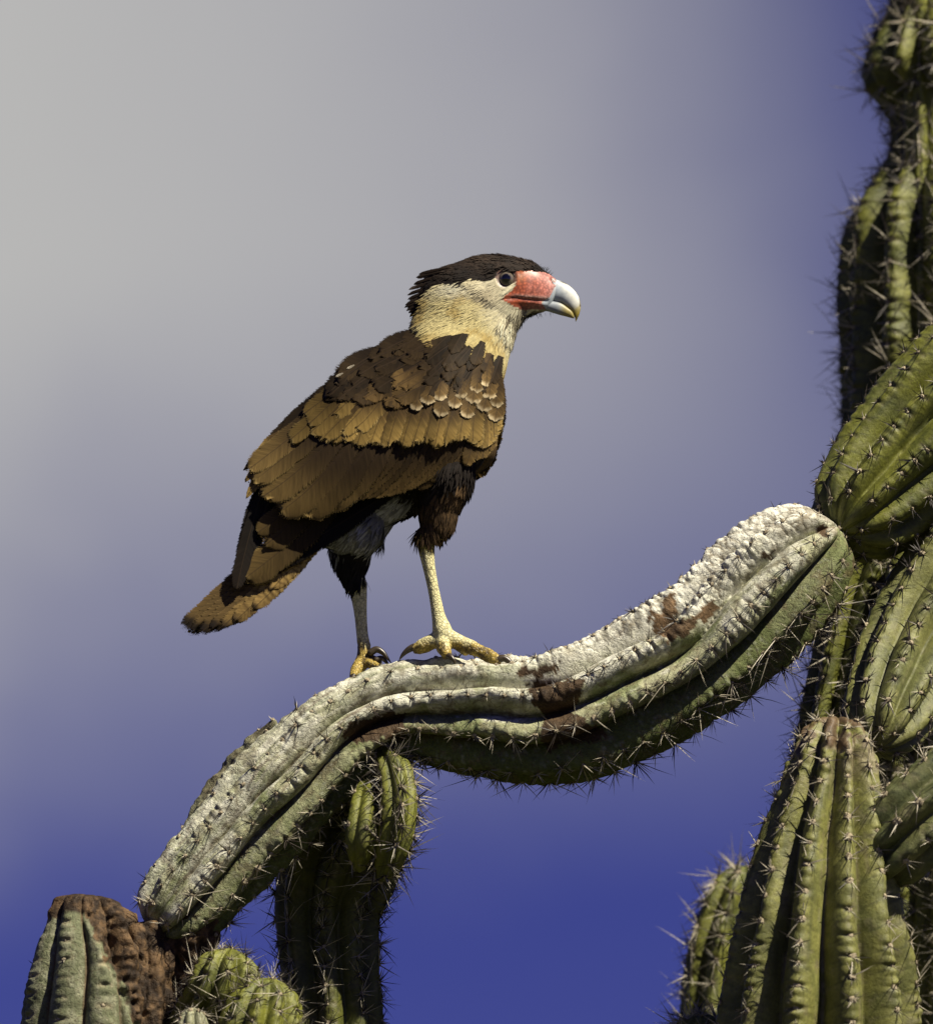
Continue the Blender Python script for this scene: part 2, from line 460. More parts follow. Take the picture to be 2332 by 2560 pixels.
SCARS = [  # corky brown patches on the pale limb (photo px polygons)
    [(1638,1512),(1660,1540),(1668,1500),(1690,1490),(1694,1556),(1740,1530),(1775,1505),(1772,1530),(1735,1560),(1715,1580),(1672,1596),(1640,1570)],
    [(1335,1722),(1400,1716),(1456,1712),(1444,1745),(1424,1785),(1450,1798),(1500,1830),(1440,1848),(1372,1862),(1356,1830),(1372,1795),(1350,1765)],
    [(865,1838),(900,1805),(960,1790),(1005,1785),(1000,1815),(1005,1850),(950,1845),(900,1850)],
    [(1300,1676),(1350,1670),(1390,1655),(1385,1672),(1350,1690),(1310,1690)],
    [(2040,1320),(2062,1310),(2066,1340),(2050,1345)],
    [(1903,1385),(1935,1372),(1930,1394),(1912,1398)]]
SCARS = [[(np.mean([q[0] for q in s_]) + (x_ - np.mean([q[0] for q in s_])) * 1.22, np.mean([q[1] for q in s_]) + (y_ - np.mean([q[1] for q in s_])) * 1.22) for x_, y_ in s_] for s_ in SCARS]
def limb_col(V, x, y, pr, fs, du, nz, rel):
    n = fbm(V, 22, 5); n2 = fbm(V, 60, 15)
    c = mixc(PALE * 0.9, PALE * 1.2, sst(n, -0.5, 0.5))
    c = mixc(c, np.array([0.20, 0.25, 0.085]), sst(n + 0.25 * (1 - pr) , 0.05, 0.5) * 0.75)
    # white bloom, heaviest on the upper ribs of the right half
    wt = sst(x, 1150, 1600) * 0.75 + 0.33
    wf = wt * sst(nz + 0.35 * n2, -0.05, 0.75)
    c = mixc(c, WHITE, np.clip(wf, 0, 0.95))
    wp = sst(fbm(V, 35, 25), 0.1, 0.5) * 0.6 * (nz > -0.2)
    c = mixc(c, WHITE * 0.9, wp)
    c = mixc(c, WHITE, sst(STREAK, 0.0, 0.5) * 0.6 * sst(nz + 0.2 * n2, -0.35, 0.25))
    c = mixc(c, np.array([0.20, 0.21, 0.09]), sst(-STREAK, 0.15, 0.6) * 0.55)
    c = mixc(c, np.array([0.17, 0.12, 0.07]), sst(STREAK * sst(1700 - x, -200, 500), 0.42, 0.60) * 0.7)
    # greener towards the underside and by the joint
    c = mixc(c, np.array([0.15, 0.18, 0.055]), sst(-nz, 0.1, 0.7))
    # brown rims at the notches of the ribs
    c = mixc(c, np.array([0.16, 0.11, 0.06]), np.exp(-((fs - 0.04) / 0.07) ** 2) * sst(pr, 0.88, 0.97) * 0.7 * sst(n2, -0.4, 0.2))
    # brown creases in the grooves on the left half
    c = mixc(c, np.array([0.16, 0.11, 0.065]), sst(0.22 - pr, -0.2, 0.1) * sst(1500 - x, 0, 300) * sst(n2, -0.3, 0.3) * 0.8)
    d1, d2 = cells(V * np.array([1.0, 1.0, 1.2]), 66, 61); z = scale_zone(V, x, y)
    c = mixc(c, WHITE, z * 0.6)
    c = mixc(c, np.array([0.20, 0.14, 0.07]), z * (1 - sst(d2 - d1, 0.02, 0.16)) * sst(noise(V, 40, 62), -0.5, 0.3) * 0.75)
    # weathered grey brown streaks and pits
    st = sst(fbm(V * np.array([1, 1, 1.0]), 95, 64), 0.25, 0.6); c = mixc(c, np.array([0.21, 0.17, 0.10]), st * 0.55)
    e1 = cells(V, 130, 65)[0]; c = mixc(c, np.array([0.52, 0.53, 0.42]), (1 - sst(e1, 0.2, 0.45)) * 0.4 * sst(n2, -0.2, 0.3))
    jx = x + 9 * noise(V, 120, 1) + 5 * noise(V, 320, 2); jy = y + 9 * noise(V, 120, 3) + 5 * noise(V, 320, 4)
    front = V[:, 1] < 0.05
    for s_ in SCARS:
        inside = inpoly(jx, jy, s_) & front
        c = np.where(inside[:, None], CORK * (1 + 0.6 * n2[:, None]) * (1.45 if s_ is SCARS[0] else 0.75), c)
    e = sst(460 - x, 0, 120) * sst(n2 + 0.5 * n, 0.0, 0.4) * sst(y, 2200, 2330)
    c = mixc(c, CORK * 1.2, e)
    e = sst(x, 1990, 2080) * sst(n2, -0.1, 0.3) * (pr > 0.7)
    c = mixc(c, CORK * 1.3, e * 0.5)
    return np.clip(c, 0.01, 1.25)
def cells(P, scale, seed=0):
    """distance to the nearest of scattered points, and to the second nearest"""
    p = np.asarray(P, float) * scale + 500.0; i = np.floor(p).astype(np.int64); d1 = np.full(p.shape[:-1], 9.0); d2 = d1.copy()
    for dx in (-1, 0, 1):
        for dy in (-1, 0, 1):
            for dz in (-1, 0, 1):
                a, b, c = i[..., 0] + dx, i[..., 1] + dy, i[..., 2] + dz
                q = np.stack([a + _h(a, b, c, seed), b + _h(a, b, c, seed + 1), c + _h(a, b, c, seed + 2)], -1)
                d = np.linalg.norm(q - p, axis=-1); d2 = np.where(d < d1, d1, np.minimum(d2, d)); d1 = np.minimum(d1, d)
    return d1, d2
def scale_zone(V, x, y):
    # upper, right-hand part of the limb where the skin has turned into overlapping scales
    line = np.interp(x, [1150, 1400, 1600, 1700, 1800, 1950, 2060], [1650, 1660, 1570, 1550, 1500, 1380, 1290])
    return sst(line - y, -14, 14) * (0.35 * sst(x, 950, 1150) * sst(1700 - y, 0, 30) + 0.65 * sst(x, 1350, 1600))
def limb_disp(V, x, y):
    front = (V[..., 1] < 0.05)
    d = 0
    for s_ in SCARS[:3]:
        cx, cy = np.mean(s_, axis=0)
        d = d + np.exp(-((x - cx) / 55) ** 2 - ((y - cy) / 40) ** 2) * front * 0.02 * noise(V, 150, 5)
    d1, d2 = cells(V * np.array([1.0, 1.0, 1.2]), 66, 61)
    z = scale_zone(V, x, y)
    d = d + z * (0.045 * (0.5 - d1) + 0.022 * np.clip((d2 - d1) / 0.15, 0, 1))
    d = d + (1 - z) * 0.012 * (0.5 - cells(V, 75, 66)[0])
    return d + 0.035 * noise(V, 55, 51) * sst(1500 - x, -100, 300)

GZ = -3.5
def build_cacti():
    # ---- the cactus that carries the bird
    A = Plant('cactus', 'pale corky cactus with a long sagging ribbed limb on which the bird stands', tuple(at(830, 2560, 0.05) * np.array([1, 1, 0]) + np.array([0, 0, GZ])))
    def limb_sp(x, y, n):
        if x < 700 and n[2] > 0.45: return None if random.random() < 0.5 else 'stub'
        if n[2] > 0.35: return 'stub' if random.random() < 0.75 else 'dark'
        if n[2] > -0.1: return 'dark'
        return 'long' if (x > 1180 and n[2] < -0.5) or random.random() < 0.15 else 'mixed'
    stem(A, 'limb', [(385, 2335, 0.0, 84), (462, 2250, 0.0, 120), (612, 2090, 0.0, 134), (748, 1943, 0.0, 138), (860, 1850, 0.0, 132), (1010, 1780, 0.0, 128),
                     (1180, 1794, 0.0, 150), (1310, 1802, 0.0, 162), (1450, 1772, 0.0, 165), (1600, 1712, 0.0, 165), (1748, 1618, 0.0, 170), (1876, 1500, 0.0, 172),
                     (1995, 1398, 0.0, 152), (2070, 1345, 0.0, 100), (2098, 1322, 0.0, 50)],
         9, spacing=46, groove=0.46, p=0.78, notch=0.038, wob=0.20, uneven=0.16, rot=0.42, twist=-0.9, kind='dark', colf=limb_col, cs=1.1, lump=0.03, seed=3, per=24, ds=3.0,
         cap=(0.7, 0.6), dispf=limb_disp, spf=limb_sp, label='pale whitish ribbed limb with brown corky scars')
    # green arm beyond the joint
    stem(A, 'arm', [(2095, 1335, 0.0, 90), (2135, 1300, 0.02, 128), (2230, 1200, 0.05, 175), (2340, 1085, 0.06, 195), (2450, 960, 0.06, 200), (2560, 800, 0.06, 180)],
         11, spacing=60, groove=0.28, p=0.8, notch=0.03, rot=0.5, twist=0.2, kind='dark', colf=c_green(GREEN * 1.1, tan=0.15), cs=1.25, seed=21, lump=0.015, cap=(0.8, 1),
         label='fresh green ribbed arm beyond the joint of the limb')
    # stem hanging below the limb down to the ground, its green darkened as shade
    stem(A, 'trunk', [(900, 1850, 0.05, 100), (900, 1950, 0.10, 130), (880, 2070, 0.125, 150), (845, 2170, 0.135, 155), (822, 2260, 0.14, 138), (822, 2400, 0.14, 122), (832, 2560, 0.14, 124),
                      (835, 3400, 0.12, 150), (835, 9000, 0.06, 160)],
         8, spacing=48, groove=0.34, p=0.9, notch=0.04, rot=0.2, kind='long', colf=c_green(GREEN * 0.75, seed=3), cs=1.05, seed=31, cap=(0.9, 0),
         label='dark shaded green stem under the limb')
    stem(A, 'fin', [(440, 2120, 0.035, 10), (505, 2030, 0.045, 28), (590, 1925, 0.045, 36), (655, 1845, 0.04, 22), (690, 1800, 0.03, 8)], 4, spacing=44, groove=0.35, p=0.8, notch=0.05, kind='stub',  # back rib turned from the sun, its shade put into the colour
         colf=c_green(PALE * 0.5, CORK * 0.6, tan=0.3, seed=5), seed=37, spine_p=0.3, dispf=lambda V, x, y: 0.2 * fbm(V, 60, 95), label='rib along the upper left edge of the limb, coloured dark as shade')
    stem(A, 'shoot', [(965, 1880, -0.01, 36), (990, 1950, -0.05, 46), (995, 2040, -0.06, 48), (978, 2130, -0.05, 42), (950, 2200, -0.01, 16)], 5, spacing=40, groove=0.3, p=0.8, notch=0.06, kind='long', cap=(0.9, 0.9),  # added stem in lighter green, stands in for sun on the hanging stem
         colf=c_green(GREEN * 1.25, seed=33), cs=1.15, seed=38, label='added green piece standing in for the sunlit right side of the dark hanging stem')
    stem(A, 'shoot', [(918, 1960, -0.02, 24), (910, 2030, -0.055, 40), (902, 2100, -0.06, 42), (898, 2180, -0.03, 12)], 5, spacing=42, groove=0.3, p=0.8, notch=0.06, kind='mixed', cap=(0.9, 0.9),  # second added stem, set forward to make another sunlit patch
         colf=c_green(GREEN * 1.2, seed=35), cs=0.9, seed=39, spine_p=0.6, label='small added green piece standing in for a sunlit patch of the dark hanging stem')
    # broken stump
    def stump_col(V, x, y, pr, fs, du, nz, rel):
        n = fbm(V, 30, 71); n2 = fbm(V, 110, 75)
        c = mixc(np.array([0.19, 0.205, 0.11]), np.array([0.33, 0.335, 0.21]), sst(n2 + STREAK * 0.8, -0.3, 0.6))
        c = mixc(c, CORK * 1.1, sst(0.35 - pr, -0.12, 0.1) * 0.9)
        c = mixc(c, np.array([0.42, 0.36, 0.22]), np.exp(-(fs / 0.14) ** 2) * sst(pr, 0.8, 0.95) * sst(n2, -0.4, 0.2) * 0.7)
        rot_ = np.maximum(sst(x - np.interp(y, [2290, 2370, 2440, 2560], [205, 250, 272, 335]) + 40 * n + 16 * n2, -6, 6), sst(2292 + 30 * n - y, -5, 5))
        br = mixc(np.array([0.040, 0.025, 0.014]), np.array([0.20, 0.122, 0.058]), sst(n2 + 0.8 * n, -0.5, 0.9))
        return mixc(c, br, rot_)
    def stump_disp(V, x, y):
        rot_ = sst(x - np.interp(y, [2290, 2370, 2440, 2560], [205, 250, 272, 335]), -6, 20)
        fib = noise(V * np.array([1, 1, 0.25]), 260, 84) * 0.03 - 0.06 * np.abs(noise(V, 70, 86))
        return rot_ * (0.07 * fbm(V, 38, 81) - 0.14 + 0.05 * noise(V, 110, 82) + fib - 0.12 * np.exp(-((x - 300) / 28) ** 2 - ((y - 2345) / 30) ** 2)) + 0.05 * sst(2330 - y, 0, 60) * fbm(V, 60, 83)
    stem(A, 'stump', [(226, 2240, -0.02, 84), (224, 2275, -0.02, 100), (232, 2340, -0.02, 138), (240, 2430, -0.02, 165), (236, 2560, -0.02, 182), (230, 3200, -0.02, 200), (400, 5200, 0.02, 180), (700, 9000, 0.05, 170)],
         10, spacing=52, groove=0.22, p=0.5, notch=0.06, rot=0.15, kind='stub', colf=stump_col, dispf=stump_disp, cs=0.9, seed=41, cap=(0.22, 0), lump=0.03, spine_p=0.35, per=22,
         label='broken grey green stump with rotten brown top')
    # corky knee between the stump and the limb
    stem(A, 'knee', [(348, 2308, -0.01, 62), (356, 2350, -0.01, 74), (356, 2430, -0.01, 78), (340, 2540, -0.01, 96), (320, 2700, -0.01, 110), (420, 4000, 0.0, 110)],
         7, spacing=50, groove=0.2, p=0.8, notch=0.04, kind='stub', colf=stump_col, dispf=lambda V, x, y: 0.12 * fbm(V, 50, 91) + 0.03 * noise(V * np.array([1, 1, 0.25]), 260, 84), cs=0.8, seed=43, spine_p=0.0, per=26, cap=(0.25, 0), label='brown corky knee below the limb')
    stem(A, 'knee', [(470, 2590, 0.03, 60), (466, 2500, 0.03, 66), (462, 2400, 0.02, 76), (470, 2320, 0.01, 84), (510, 2230, 0.01, 80)],
         7, spacing=50, groove=0.15, p=0.8, notch=0.03, kind='stub', colf=stump_col, dispf=lambda V, x, y: 0.12 * fbm(V, 50, 92), cs=0.8, seed=44, spine_p=0.4, label='brown corky underside where the limb breaks off')
    stem(A, 'shoot', [(580, 2372, -0.05, 42), (572, 2410, -0.05, 72), (560, 2470, -0.05, 86), (530, 2530, -0.03, 88), (480, 2640, 0.0, 90), (430, 3000, 0.0, 100), (430, 5000, 0.02, 110), (600, 9000, 0.04, 120)],
         9, spacing=36, groove=0.36, p=0.7, notch=0.12, rot=0.1, kind='long', colf=c_green(GREEN * 1.2, tan=0.3, seed=7), cs=0.85, seed=51, cap=(0.9, 0), label='young yellow green shoot beside the stump')
    stem(A, 'shoot', [(672, 2445, -0.09, 50), (668, 2490, -0.09, 82), (655, 2560, -0.09, 105), (640, 2680, -0.08, 115), (640, 3200, -0.06, 120), (680, 9000, 0.02, 130)],
         10, spacing=42, groove=0.24, p=0.8, notch=0.09, rot=0.5, kind='long', colf=c_green(YGREEN * 1.0, tan=0.25, seed=9), cs=0.95, seed=53, cap=(0.9, 0), label='bright green shoot at the bottom edge')
    stem(A, 'shoot', [(482, 2520, -0.10, 22), (482, 2555, -0.10, 36), (484, 2620, -0.10, 44), (488, 2900, -0.08, 50), (560, 9000, 0.0, 60)],
         7, spacing=40, groove=0.3, p=0.8, notch=0.06, kind='mixed', colf=c_green(PALE * 0.8, tan=0.1, seed=9), cs=0.8, seed=57, cap=(0.9, 0), label='small grey green shoot low beside the stump')
    A.finish()
    # ---- in-focus column at the lower right with its arms
    B = Plant('cactus', 'thick grey green ribbed cactus column in the lower right with two stout side arms', tuple(at(2060, 2560, -0.05) * np.array([1, 1, 0]) + np.array([0, 0, GZ])))
    def colB(V, x, y, pr, fs, du, nz, rel):
        c = c_green(np.array([0.29, 0.29, 0.075]), np.array([0.165, 0.18, 0.055]), tan=0.5, seed=12)(V, x, y, pr, fs, du, nz, rel)
        n = fbm(V, 80, 33)
        t = sst(2010 - y, 0, 170) * sst(n + 0.3, 0.0, 0.5)
        c = mixc(c, np.array([0.40, 0.33, 0.21]), t * 0.85)
        c = mixc(c, np.array([0.15, 0.085, 0.04]), sst(1850 - y + 60 * n, 0, 30) * 0.8)
        c = mixc(c, np.array([0.34, 0.29, 0.17]), sst(0.16 - pr, -0.1, 0.12) * sst(n, -0.5, 0.2) * 0.8)
        return c
    stem(B, 'trunk', [(2092, 1800, -0.11, 62), (2085, 1880, -0.12, 100), (2075, 1980, -0.12, 128), (2062, 2110, -0.12, 165), (2055, 2250, -0.12, 198), (2048, 2400, -0.11, 230),
                      (2044, 2560, -0.10, 248), (2044, 3200, -0.05, 250), (2050, 9000, -0.05, 260)],
         11, spacing=54, groove=0.34, p=1.05, notch=0.045, rot=0.12, twist=0.0, kind='mixed', colf=colB, cs=1.15, seed=61, lump=0.02, cap=(0.6, 0), per=18,
         dispf=lambda V, x, y: 0.06 * sst(2000 - y, 0, 120) * noise(V, 130, 7))
    stem(B, 'arm', [(2190, 1875, -0.05, 70), (2212, 1800, -0.02, 112), (2262, 1690, 0.02, 142), (2330, 1570, 0.05, 162), (2420, 1430, 0.06, 165), (2520, 1200, 0.06, 150)],
         10, spacing=60, groove=0.28, p=0.9, notch=0.03, rot=0.25, kind='dark', colf=c_green(np.array([0.28, 0.285, 0.085]), np.array([0.16, 0.18, 0.06]), tan=0.25, seed=14), cs=1.35, seed=63, cap=(0.9, 1),
         label='grey green arm rising to the right edge')
    stem(B, 'arm', [(2180, 2160, -0.10, 70), (2225, 2120, -0.13, 105), (2290, 2060, -0.14, 120), (2380, 1990, -0.14, 125), (2500, 1880, -0.13, 120)],
         8, spacing=58, groove=0.34, p=0.9, notch=0.05, rot=0.6, kind='mixed', colf=c_green(np.array([0.21, 0.22, 0.08]), np.array([0.10, 0.13, 0.05]), tan=0.5, seed=15), cs=1.3, seed=65, cap=(0.9, 1),
         label='short spiny arm low at the right edge')
    B.finish()
    # ---- tall blurred column behind the arm
    Cc = Plant('cactus', 'tall blurred yellow green cactus column rising behind the green arm at the right edge', tuple(at(2370, 1500, 0.75) * np.array([1, 1, 0]) + np.array([0, 0, GZ])))
    stem(Cc, 'trunk', [(2355, -260, 0.75, 110), (2352, -80, 0.75, 135), (2350, 0, 0.75, 140), (2352, 90, 0.75, 192), (2355, 185, 0.75, 222), (2358, 240, 0.75, 192), (2360, 285, 0.75, 162),
                       (2362, 395, 0.75, 160), (2362, 425, 0.75, 180), (2364, 540, 0.75, 262), (2366, 700, 0.75, 288), (2368, 1000, 0.75, 296), (2370, 1300, 0.75, 280), (2370, 3000, 0.75, 250), (2370, 9200, 0.75, 250)],
         13, spacing=58, groove=0.28, p=0.95, notch=0.05, rot=0.28, spf=lambda x, y, n: 'white' if random.random() < 0.4 else 'long', kind='long', colf=c_green(YGREEN * 0.85, DGREEN, tan=0.1, seed=17), cs=1.25, seed=71, cap=(1, 0), per=14, ds=4.5)
    stem(Cc, 'trunk', [(2312, -300, 0.70, 56), (2312, 0, 0.70, 60), (2314, 400, 0.69, 64), (2322, 900, 0.66, 72), (2364, 1300, 0.66, 95), (2370, 3000, 0.66, 110), (2370, 9200, 0.68, 120)],
         7, spacing=56, groove=0.30, p=0.8, notch=0.05, rot=0.15, kind='long', spine_p=0.7, colf=c_green(YGREEN * 1.15, DGREEN, tan=0.1, seed=47), cs=1.1, seed=72, cap=(1, 0), ds=4.5, label='bright continuous yellow green rib at the right edge')
    Cc.finish()
    D_ = Plant('cactus', 'short blurred cactus column with pale spines, left of the thick ribbed column', tuple(at(1870, 2560, 0.60) * np.array([1, 1, 0]) + np.array([0, 0, GZ])))
    stem(D_, 'trunk', [(1862, 2165, 0.72, 40), (1850, 2225, 0.72, 80), (1828, 2320, 0.72, 98), (1806, 2440, 0.72, 104), (1796, 2560, 0.72, 106), (1790, 3200, 0.72, 115), (1790, 9000, 0.72, 120)],
         8, spacing=62, groove=0.28, p=0.9, notch=0.08, rot=0.25, kind='white', colf=c_green(GREEN * 1.2, DGREEN, tan=0.1, seed=18), cs=1.1, seed=73, cap=(0.9, 0), per=14, ds=4.5)
    D_.finish()
    E_ = Plant('cactus', 'blurred green cactus stem behind the limb, between it and the right hand arm', tuple(at(2060, 2560, 0.5) * np.array([1, 1, 0]) + np.array([0, 0, GZ])))
    stem(E_, 'trunk', [(2250, 1180, 0.38, 75), (2200, 1330, 0.38, 88), (2150, 1500, 0.38, 92), (2110, 1680, 0.38, 92), (2085, 1830, 0.38, 95), (2060, 2000, 0.38, 100), (2060, 2600, 0.38, 110), (2060, 9000, 0.38, 120)],
         7, spacing=54, groove=0.36, p=0.8, notch=0.08, rot=0.4, kind='long', colf=c_green(GREEN * 1.1, DGREEN, tan=0.25, seed=19), cs=1.15, seed=75, per=14, ds=4.5)
    stem(E_, 'arm', [(2330, 1330, 0.33, 60), (2300, 1420, 0.33, 85), (2262, 1560, 0.33, 90), (2200, 1720, 0.34, 85), (2130, 1880, 0.36, 60)],
         7, spacing=54, groove=0.34, p=0.8, notch=0.06, kind='mixed', colf=c_green(YGREEN, DGREEN, tan=0.2, seed=20), cs=1.1, seed=76, per=12, ds=4.5)
    E_.finish()
    G_ = Plant('cactus', 'small yellowish cactus tip with upright pale spines poking up at the bottom edge', tuple(at(1752, 2560, 0.0) * np.array([1, 1, 0]) + np.array([0, 0, GZ])))
    stem(G_, 'trunk', [(1752, 2532, 0.0, 40), (1752, 2575, 0.0, 72), (1752, 2680, 0.0, 90), (1752, 3200, 0.0, 100), (1752, 9000, 0.0, 110)],
         8, spacing=34, groove=0.3, p=0.8, notch=0.08, kind='white', colf=c_green(YGREEN, tan=0.1, seed=22), cs=1.05, seed=81, cap=(0.9, 0))
    G_.finish()

def build_ground():
    m, t, b = mat('dry_earth', 0.95, 0.1); pos = objcoord(t)
    n = tnoise(t, 0.7, 8, pos)
    t.links.new(ramp(t, n, [(0.3, (0.03, 0.035, 0.014)), (0.55, (0.05, 0.05, 0.025)), (0.75, (0.09, 0.07, 0.045))]), b.inputs['Base Color'])
    bump(t, b, n, 0.6, 0.1)
    n_ = 60; g = np.linspace(-1, 1, n_); g = np.sign(g) * np.abs(g) ** 3 * 1500
    X, Y = np.meshgrid(g, g, indexing='ij')
    V = np.stack([X, Y, np.full_like(X, GZ)], -1).reshape(-1, 3)
    o = mesh_obj('ground', V, grid_faces(n_, n_), m); o['kind'] = 'structure'

# ------------------------------------------------------------------ bird materials
def make_body_mats():
    m1, t, b = mat('plumage', 0.75, 0.15); pos = objcoord(t)
    c = attr_color(t); n = tnoise(t, 260, 4, pos)
    c = mixrgb(t, 'MULTIPLY', 1.0, c, ramp(t, n, [(0.3, 0.8), (0.7, 1.12)]))
    t.links.new(c, b.inputs['Base Color']); bump(t, b, n, 0.3, 0.001)
    m2, t, b = mat('facial_skin', 0.42, 0.5); pos = objcoord(t)
    c = attr_color(t)
    v = N(t, 'ShaderNodeTexVoronoi'); v.inputs['Scale'].default_value = 300; t.links.new(pos, v.inputs['Vector'])
    n = tnoise(t, 160, 3, pos)
    c = mixrgb(t, 'MULTIPLY', 1.0, c, ramp(t, n, [(0.3, 0.75), (0.7, 1.2)]))
    c = mixrgb(t, 'MULTIPLY', 1.0, c, ramp(t, v.outputs['Distance'], [(0.1, 1.25), (0.7, 0.6)]))
    t.links.new(c, b.inputs['Base Color']); bump(t, b, v.outputs['Distance'], -1.0, 0.003)
    b.inputs['Subsurface Weight'].default_value = 0.0
    m3, t, b = mat('leg_scales', 0.5, 0.4); pos = objcoord(t)
    c = attr_color(t)
    v = N(t, 'ShaderNodeTexVoronoi'); v.feature = 'DISTANCE_TO_EDGE'; v.inputs['Scale'].default_value = 215; t.links.new(pos, v.inputs['Vector'])
    e = ramp(t, v.outputs['Distance'], [(0.0, 0.45), (0.14, 1.0)])
    c = mixrgb(t, 'MULTIPLY', 0.85, c, e)
    t.links.new(c, b.inputs['Base Color']); bump(t, b, e, 0.8, 0.0012)
    return m1, m2, m3
PLUM, SKIN, SCALE = make_body_mats()
def make_feather_mat():
    m, t, b = mat('feather', 0.7, 0.12)
    c = attr_color(t)
    uv = N(t, 'ShaderNodeUVMap'); uv.uv_map = 'UV'
    sx = N(t, 'ShaderNodeSeparateXYZ'); t.links.new(uv.outputs[0], sx.inputs[0])
    u, v = sx.outputs[0], sx.outputs[1]
    av = M_(t, 'ABSOLUTE', v)
    # barbs run obliquely away from the shaft: u in px along, v in px across
    bb = M_(t, 'ADD', u, M_(t, 'MULTIPLY', av, -0.9))
    cb = N(t, 'ShaderNodeCombineXYZ'); t.links.new(M_(t, 'MULTIPLY', bb, 1.0), cb.inputs[0]); t.links.new(M_(t, 'MULTIPLY', v, 0.06), cb.inputs[1])
    barb = tnoise(t, 0.55, 2, cb.outputs[0]); barb2 = tnoise(t, 0.10, 2, cb.outputs[0])
    c = mixrgb(t, 'MULTIPLY', 1.0, c, ramp(t, barb, [(0.3, 0.72), (0.7, 1.22)]))
    c = mixrgb(t, 'MULTIPLY', 1.0, c, ramp(t, barb2, [(0.3, 0.75), (0.7, 1.2)]))
    sh = ramp(t, av, [(0.0, 1.0), (0.02, 0.0)])
    shf = N(t, 'ShaderNodeMapRange'); t.links.new(av, shf.inputs[0]); shf.inputs[1].default_value = 0.7; shf.inputs[2].default_value = 1.5; shf.inputs[3].default_value = 1; shf.inputs[4].default_value = 0
    c = mixrgb(t, 'MIX', M_(t, 'MULTIPLY', shf.outputs[0], 0.6), c, (0.035, 0.022, 0.012, 1))
    t.links.new(c, b.inputs['Base Color'])
    bump(t, b, barb, 0.2, 0.0005)
    ea = N(t, 'ShaderNodeAttribute'); ea.attribute_name = 'Col'
    thr = M_(t, 'ADD', M_(t, 'MULTIPLY', barb, 0.75), 0.53)
    al = M_(t, 'MULTIPLY', M_(t, 'SUBTRACT', thr, ea.outputs['Alpha']), 14, clamp=True)
    t.links.new(al, b.inputs['Alpha'])
    return m
FEA = make_feather_mat()

# ------------------------------------------------------------------ bird
def loft(stations, nseg=40, sub=6, sq=2.0):
    """closed loft: stations (top px,py, bottom px,py, half thickness px, centre depth px)"""
    S = catmull(np.array([list(s) + [0] * (6 - len(s)) for s in stations], float), sub)
    th = np.arange(nseg) / nseg * 2 * math.pi; V = []
    for s in S:
        A = at(s[0], s[1], 0.0); B = at(s[2], s[3], 0.0); c = (A + B) / 2; h = (A - B) / 2
        e = 2.0 / sq
        cz = np.sign(np.cos(th)) * np.abs(np.cos(th)) ** e; sy = np.sign(np.sin(th)) * np.abs(np.sin(th)) ** e
        V.append(c + h * cz[:, None] + np.array([0, 1.0, 0]) * (sy * s[4] * K)[:, None] + np.array([0, s[5] * K, 0]))
    n = len(S); V = np.vstack(V); f = grid_faces(n, nseg, True).tolist()
    a = len(V); V = np.vstack([V, V[:nseg].mean(0), V[-nseg:].mean(0)])
    for j in range(nseg):
        f.append([a, (j + 1) % nseg, j]); f.append([a + 1, (n - 1) * nseg + j, (n - 1) * nseg + (j + 1) % nseg])
    return V, f
def tube(pts, nseg=20, sub=8, flat=1.0):
    """rounded tapering tube through (px, py, depth px, radius px)"""
    S = catmull(np.array([[*at(p[0], p[1], p[2] * K), p[3] * K] for p in pts]), sub)
    C = S[:, :3]; R = S[:, 3].copy(); T = np.gradient(C, axis=0); T /= np.linalg.norm(T, axis=1)[:, None] + 1e-12
    V = []; a = np.cross(T[0], [0.1, 1, 0.2]); a /= np.linalg.norm(a)
    rows = []
    for q in (0.25, 0.6, 0.88): rows.append((C[0] - T[0] * R[0] * (1 - q) * 0.9, T[0], R[0] * math.sqrt(1 - (1 - q) ** 2)))
    for i in range(len(C)): rows.append((C[i], T[i], R[i]))
    for q in (0.88, 0.6, 0.25): rows.append((C[-1] + T[-1] * R[-1] * (1 - q) * 0.9, T[-1], R[-1] * math.sqrt(1 - (1 - q) ** 2)))
    for (c, t, r) in rows:
        a = a - t * (a @ t); a /= np.linalg.norm(a); b_ = np.cross(t, a)
        th = np.arange(nseg) / nseg * 2 * math.pi
        V.append(c + (a * np.cos(th)[:, None] + b_ * np.sin(th)[:, None]) * r)
    n = len(rows); V = np.vstack(V); f = grid_faces(n, nseg, True).tolist(); k = len(V)
    V = np.vstack([V, V[:nseg].mean(0), V[-nseg:].mean(0)])
    for j in range(nseg):
        f.append([k, (j + 1) % nseg, j]); f.append([k + 1, (n - 1) * nseg + j, (n - 1) * nseg + (j + 1) % nseg])
    return V, f

RBF_PTS = np.array([(1262,1040,-50),(1248,930,-62),(1190,878,-84),(1130,852,-72),(1076,843,-50),(1120,885,-112),(1060,882,-90),(975,920,-80),(880,950,-62),(1000,857,-24),(900,900,-18),(800,950,-18),(740,1015,-20),(680,1085,-35),(605,1180,-52),
 (615,1245,-66),(720,1300,-92),(880,1245,-124),(1000,1225,-134),(1110,1185,-132),(1205,1155,-98),(1150,1000,-140),(1050,940,-124),(1030,1060,-160),(900,1060,-132),
 (850,1000,-96),(800,1150,-114),(950,1150,-150),(1150,1090,-146),(720,1180,-86),(1200,960,-102),(470,1580,-20),(560,1430,-40),(700,1400,-40),(1240,1110,-76)], float)
def _tps(r2): return 0.5 * r2 * np.log(r2 + 1e-9)
def _fit():
    P = RBF_PTS[:, :2] / 400.0; n = len(P)
    A = _tps(((P[:, None] - P[None]) ** 2).sum(-1)) + np.eye(n) * 0.01
    Q = np.hstack([np.ones((n, 1)), P]); M = np.block([[A, Q], [Q.T, np.zeros((3, 3))]])
    return np.linalg.solve(M, np.concatenate([RBF_PTS[:, 2], [0, 0, 0]])), P
RBW, RBP = _fit()
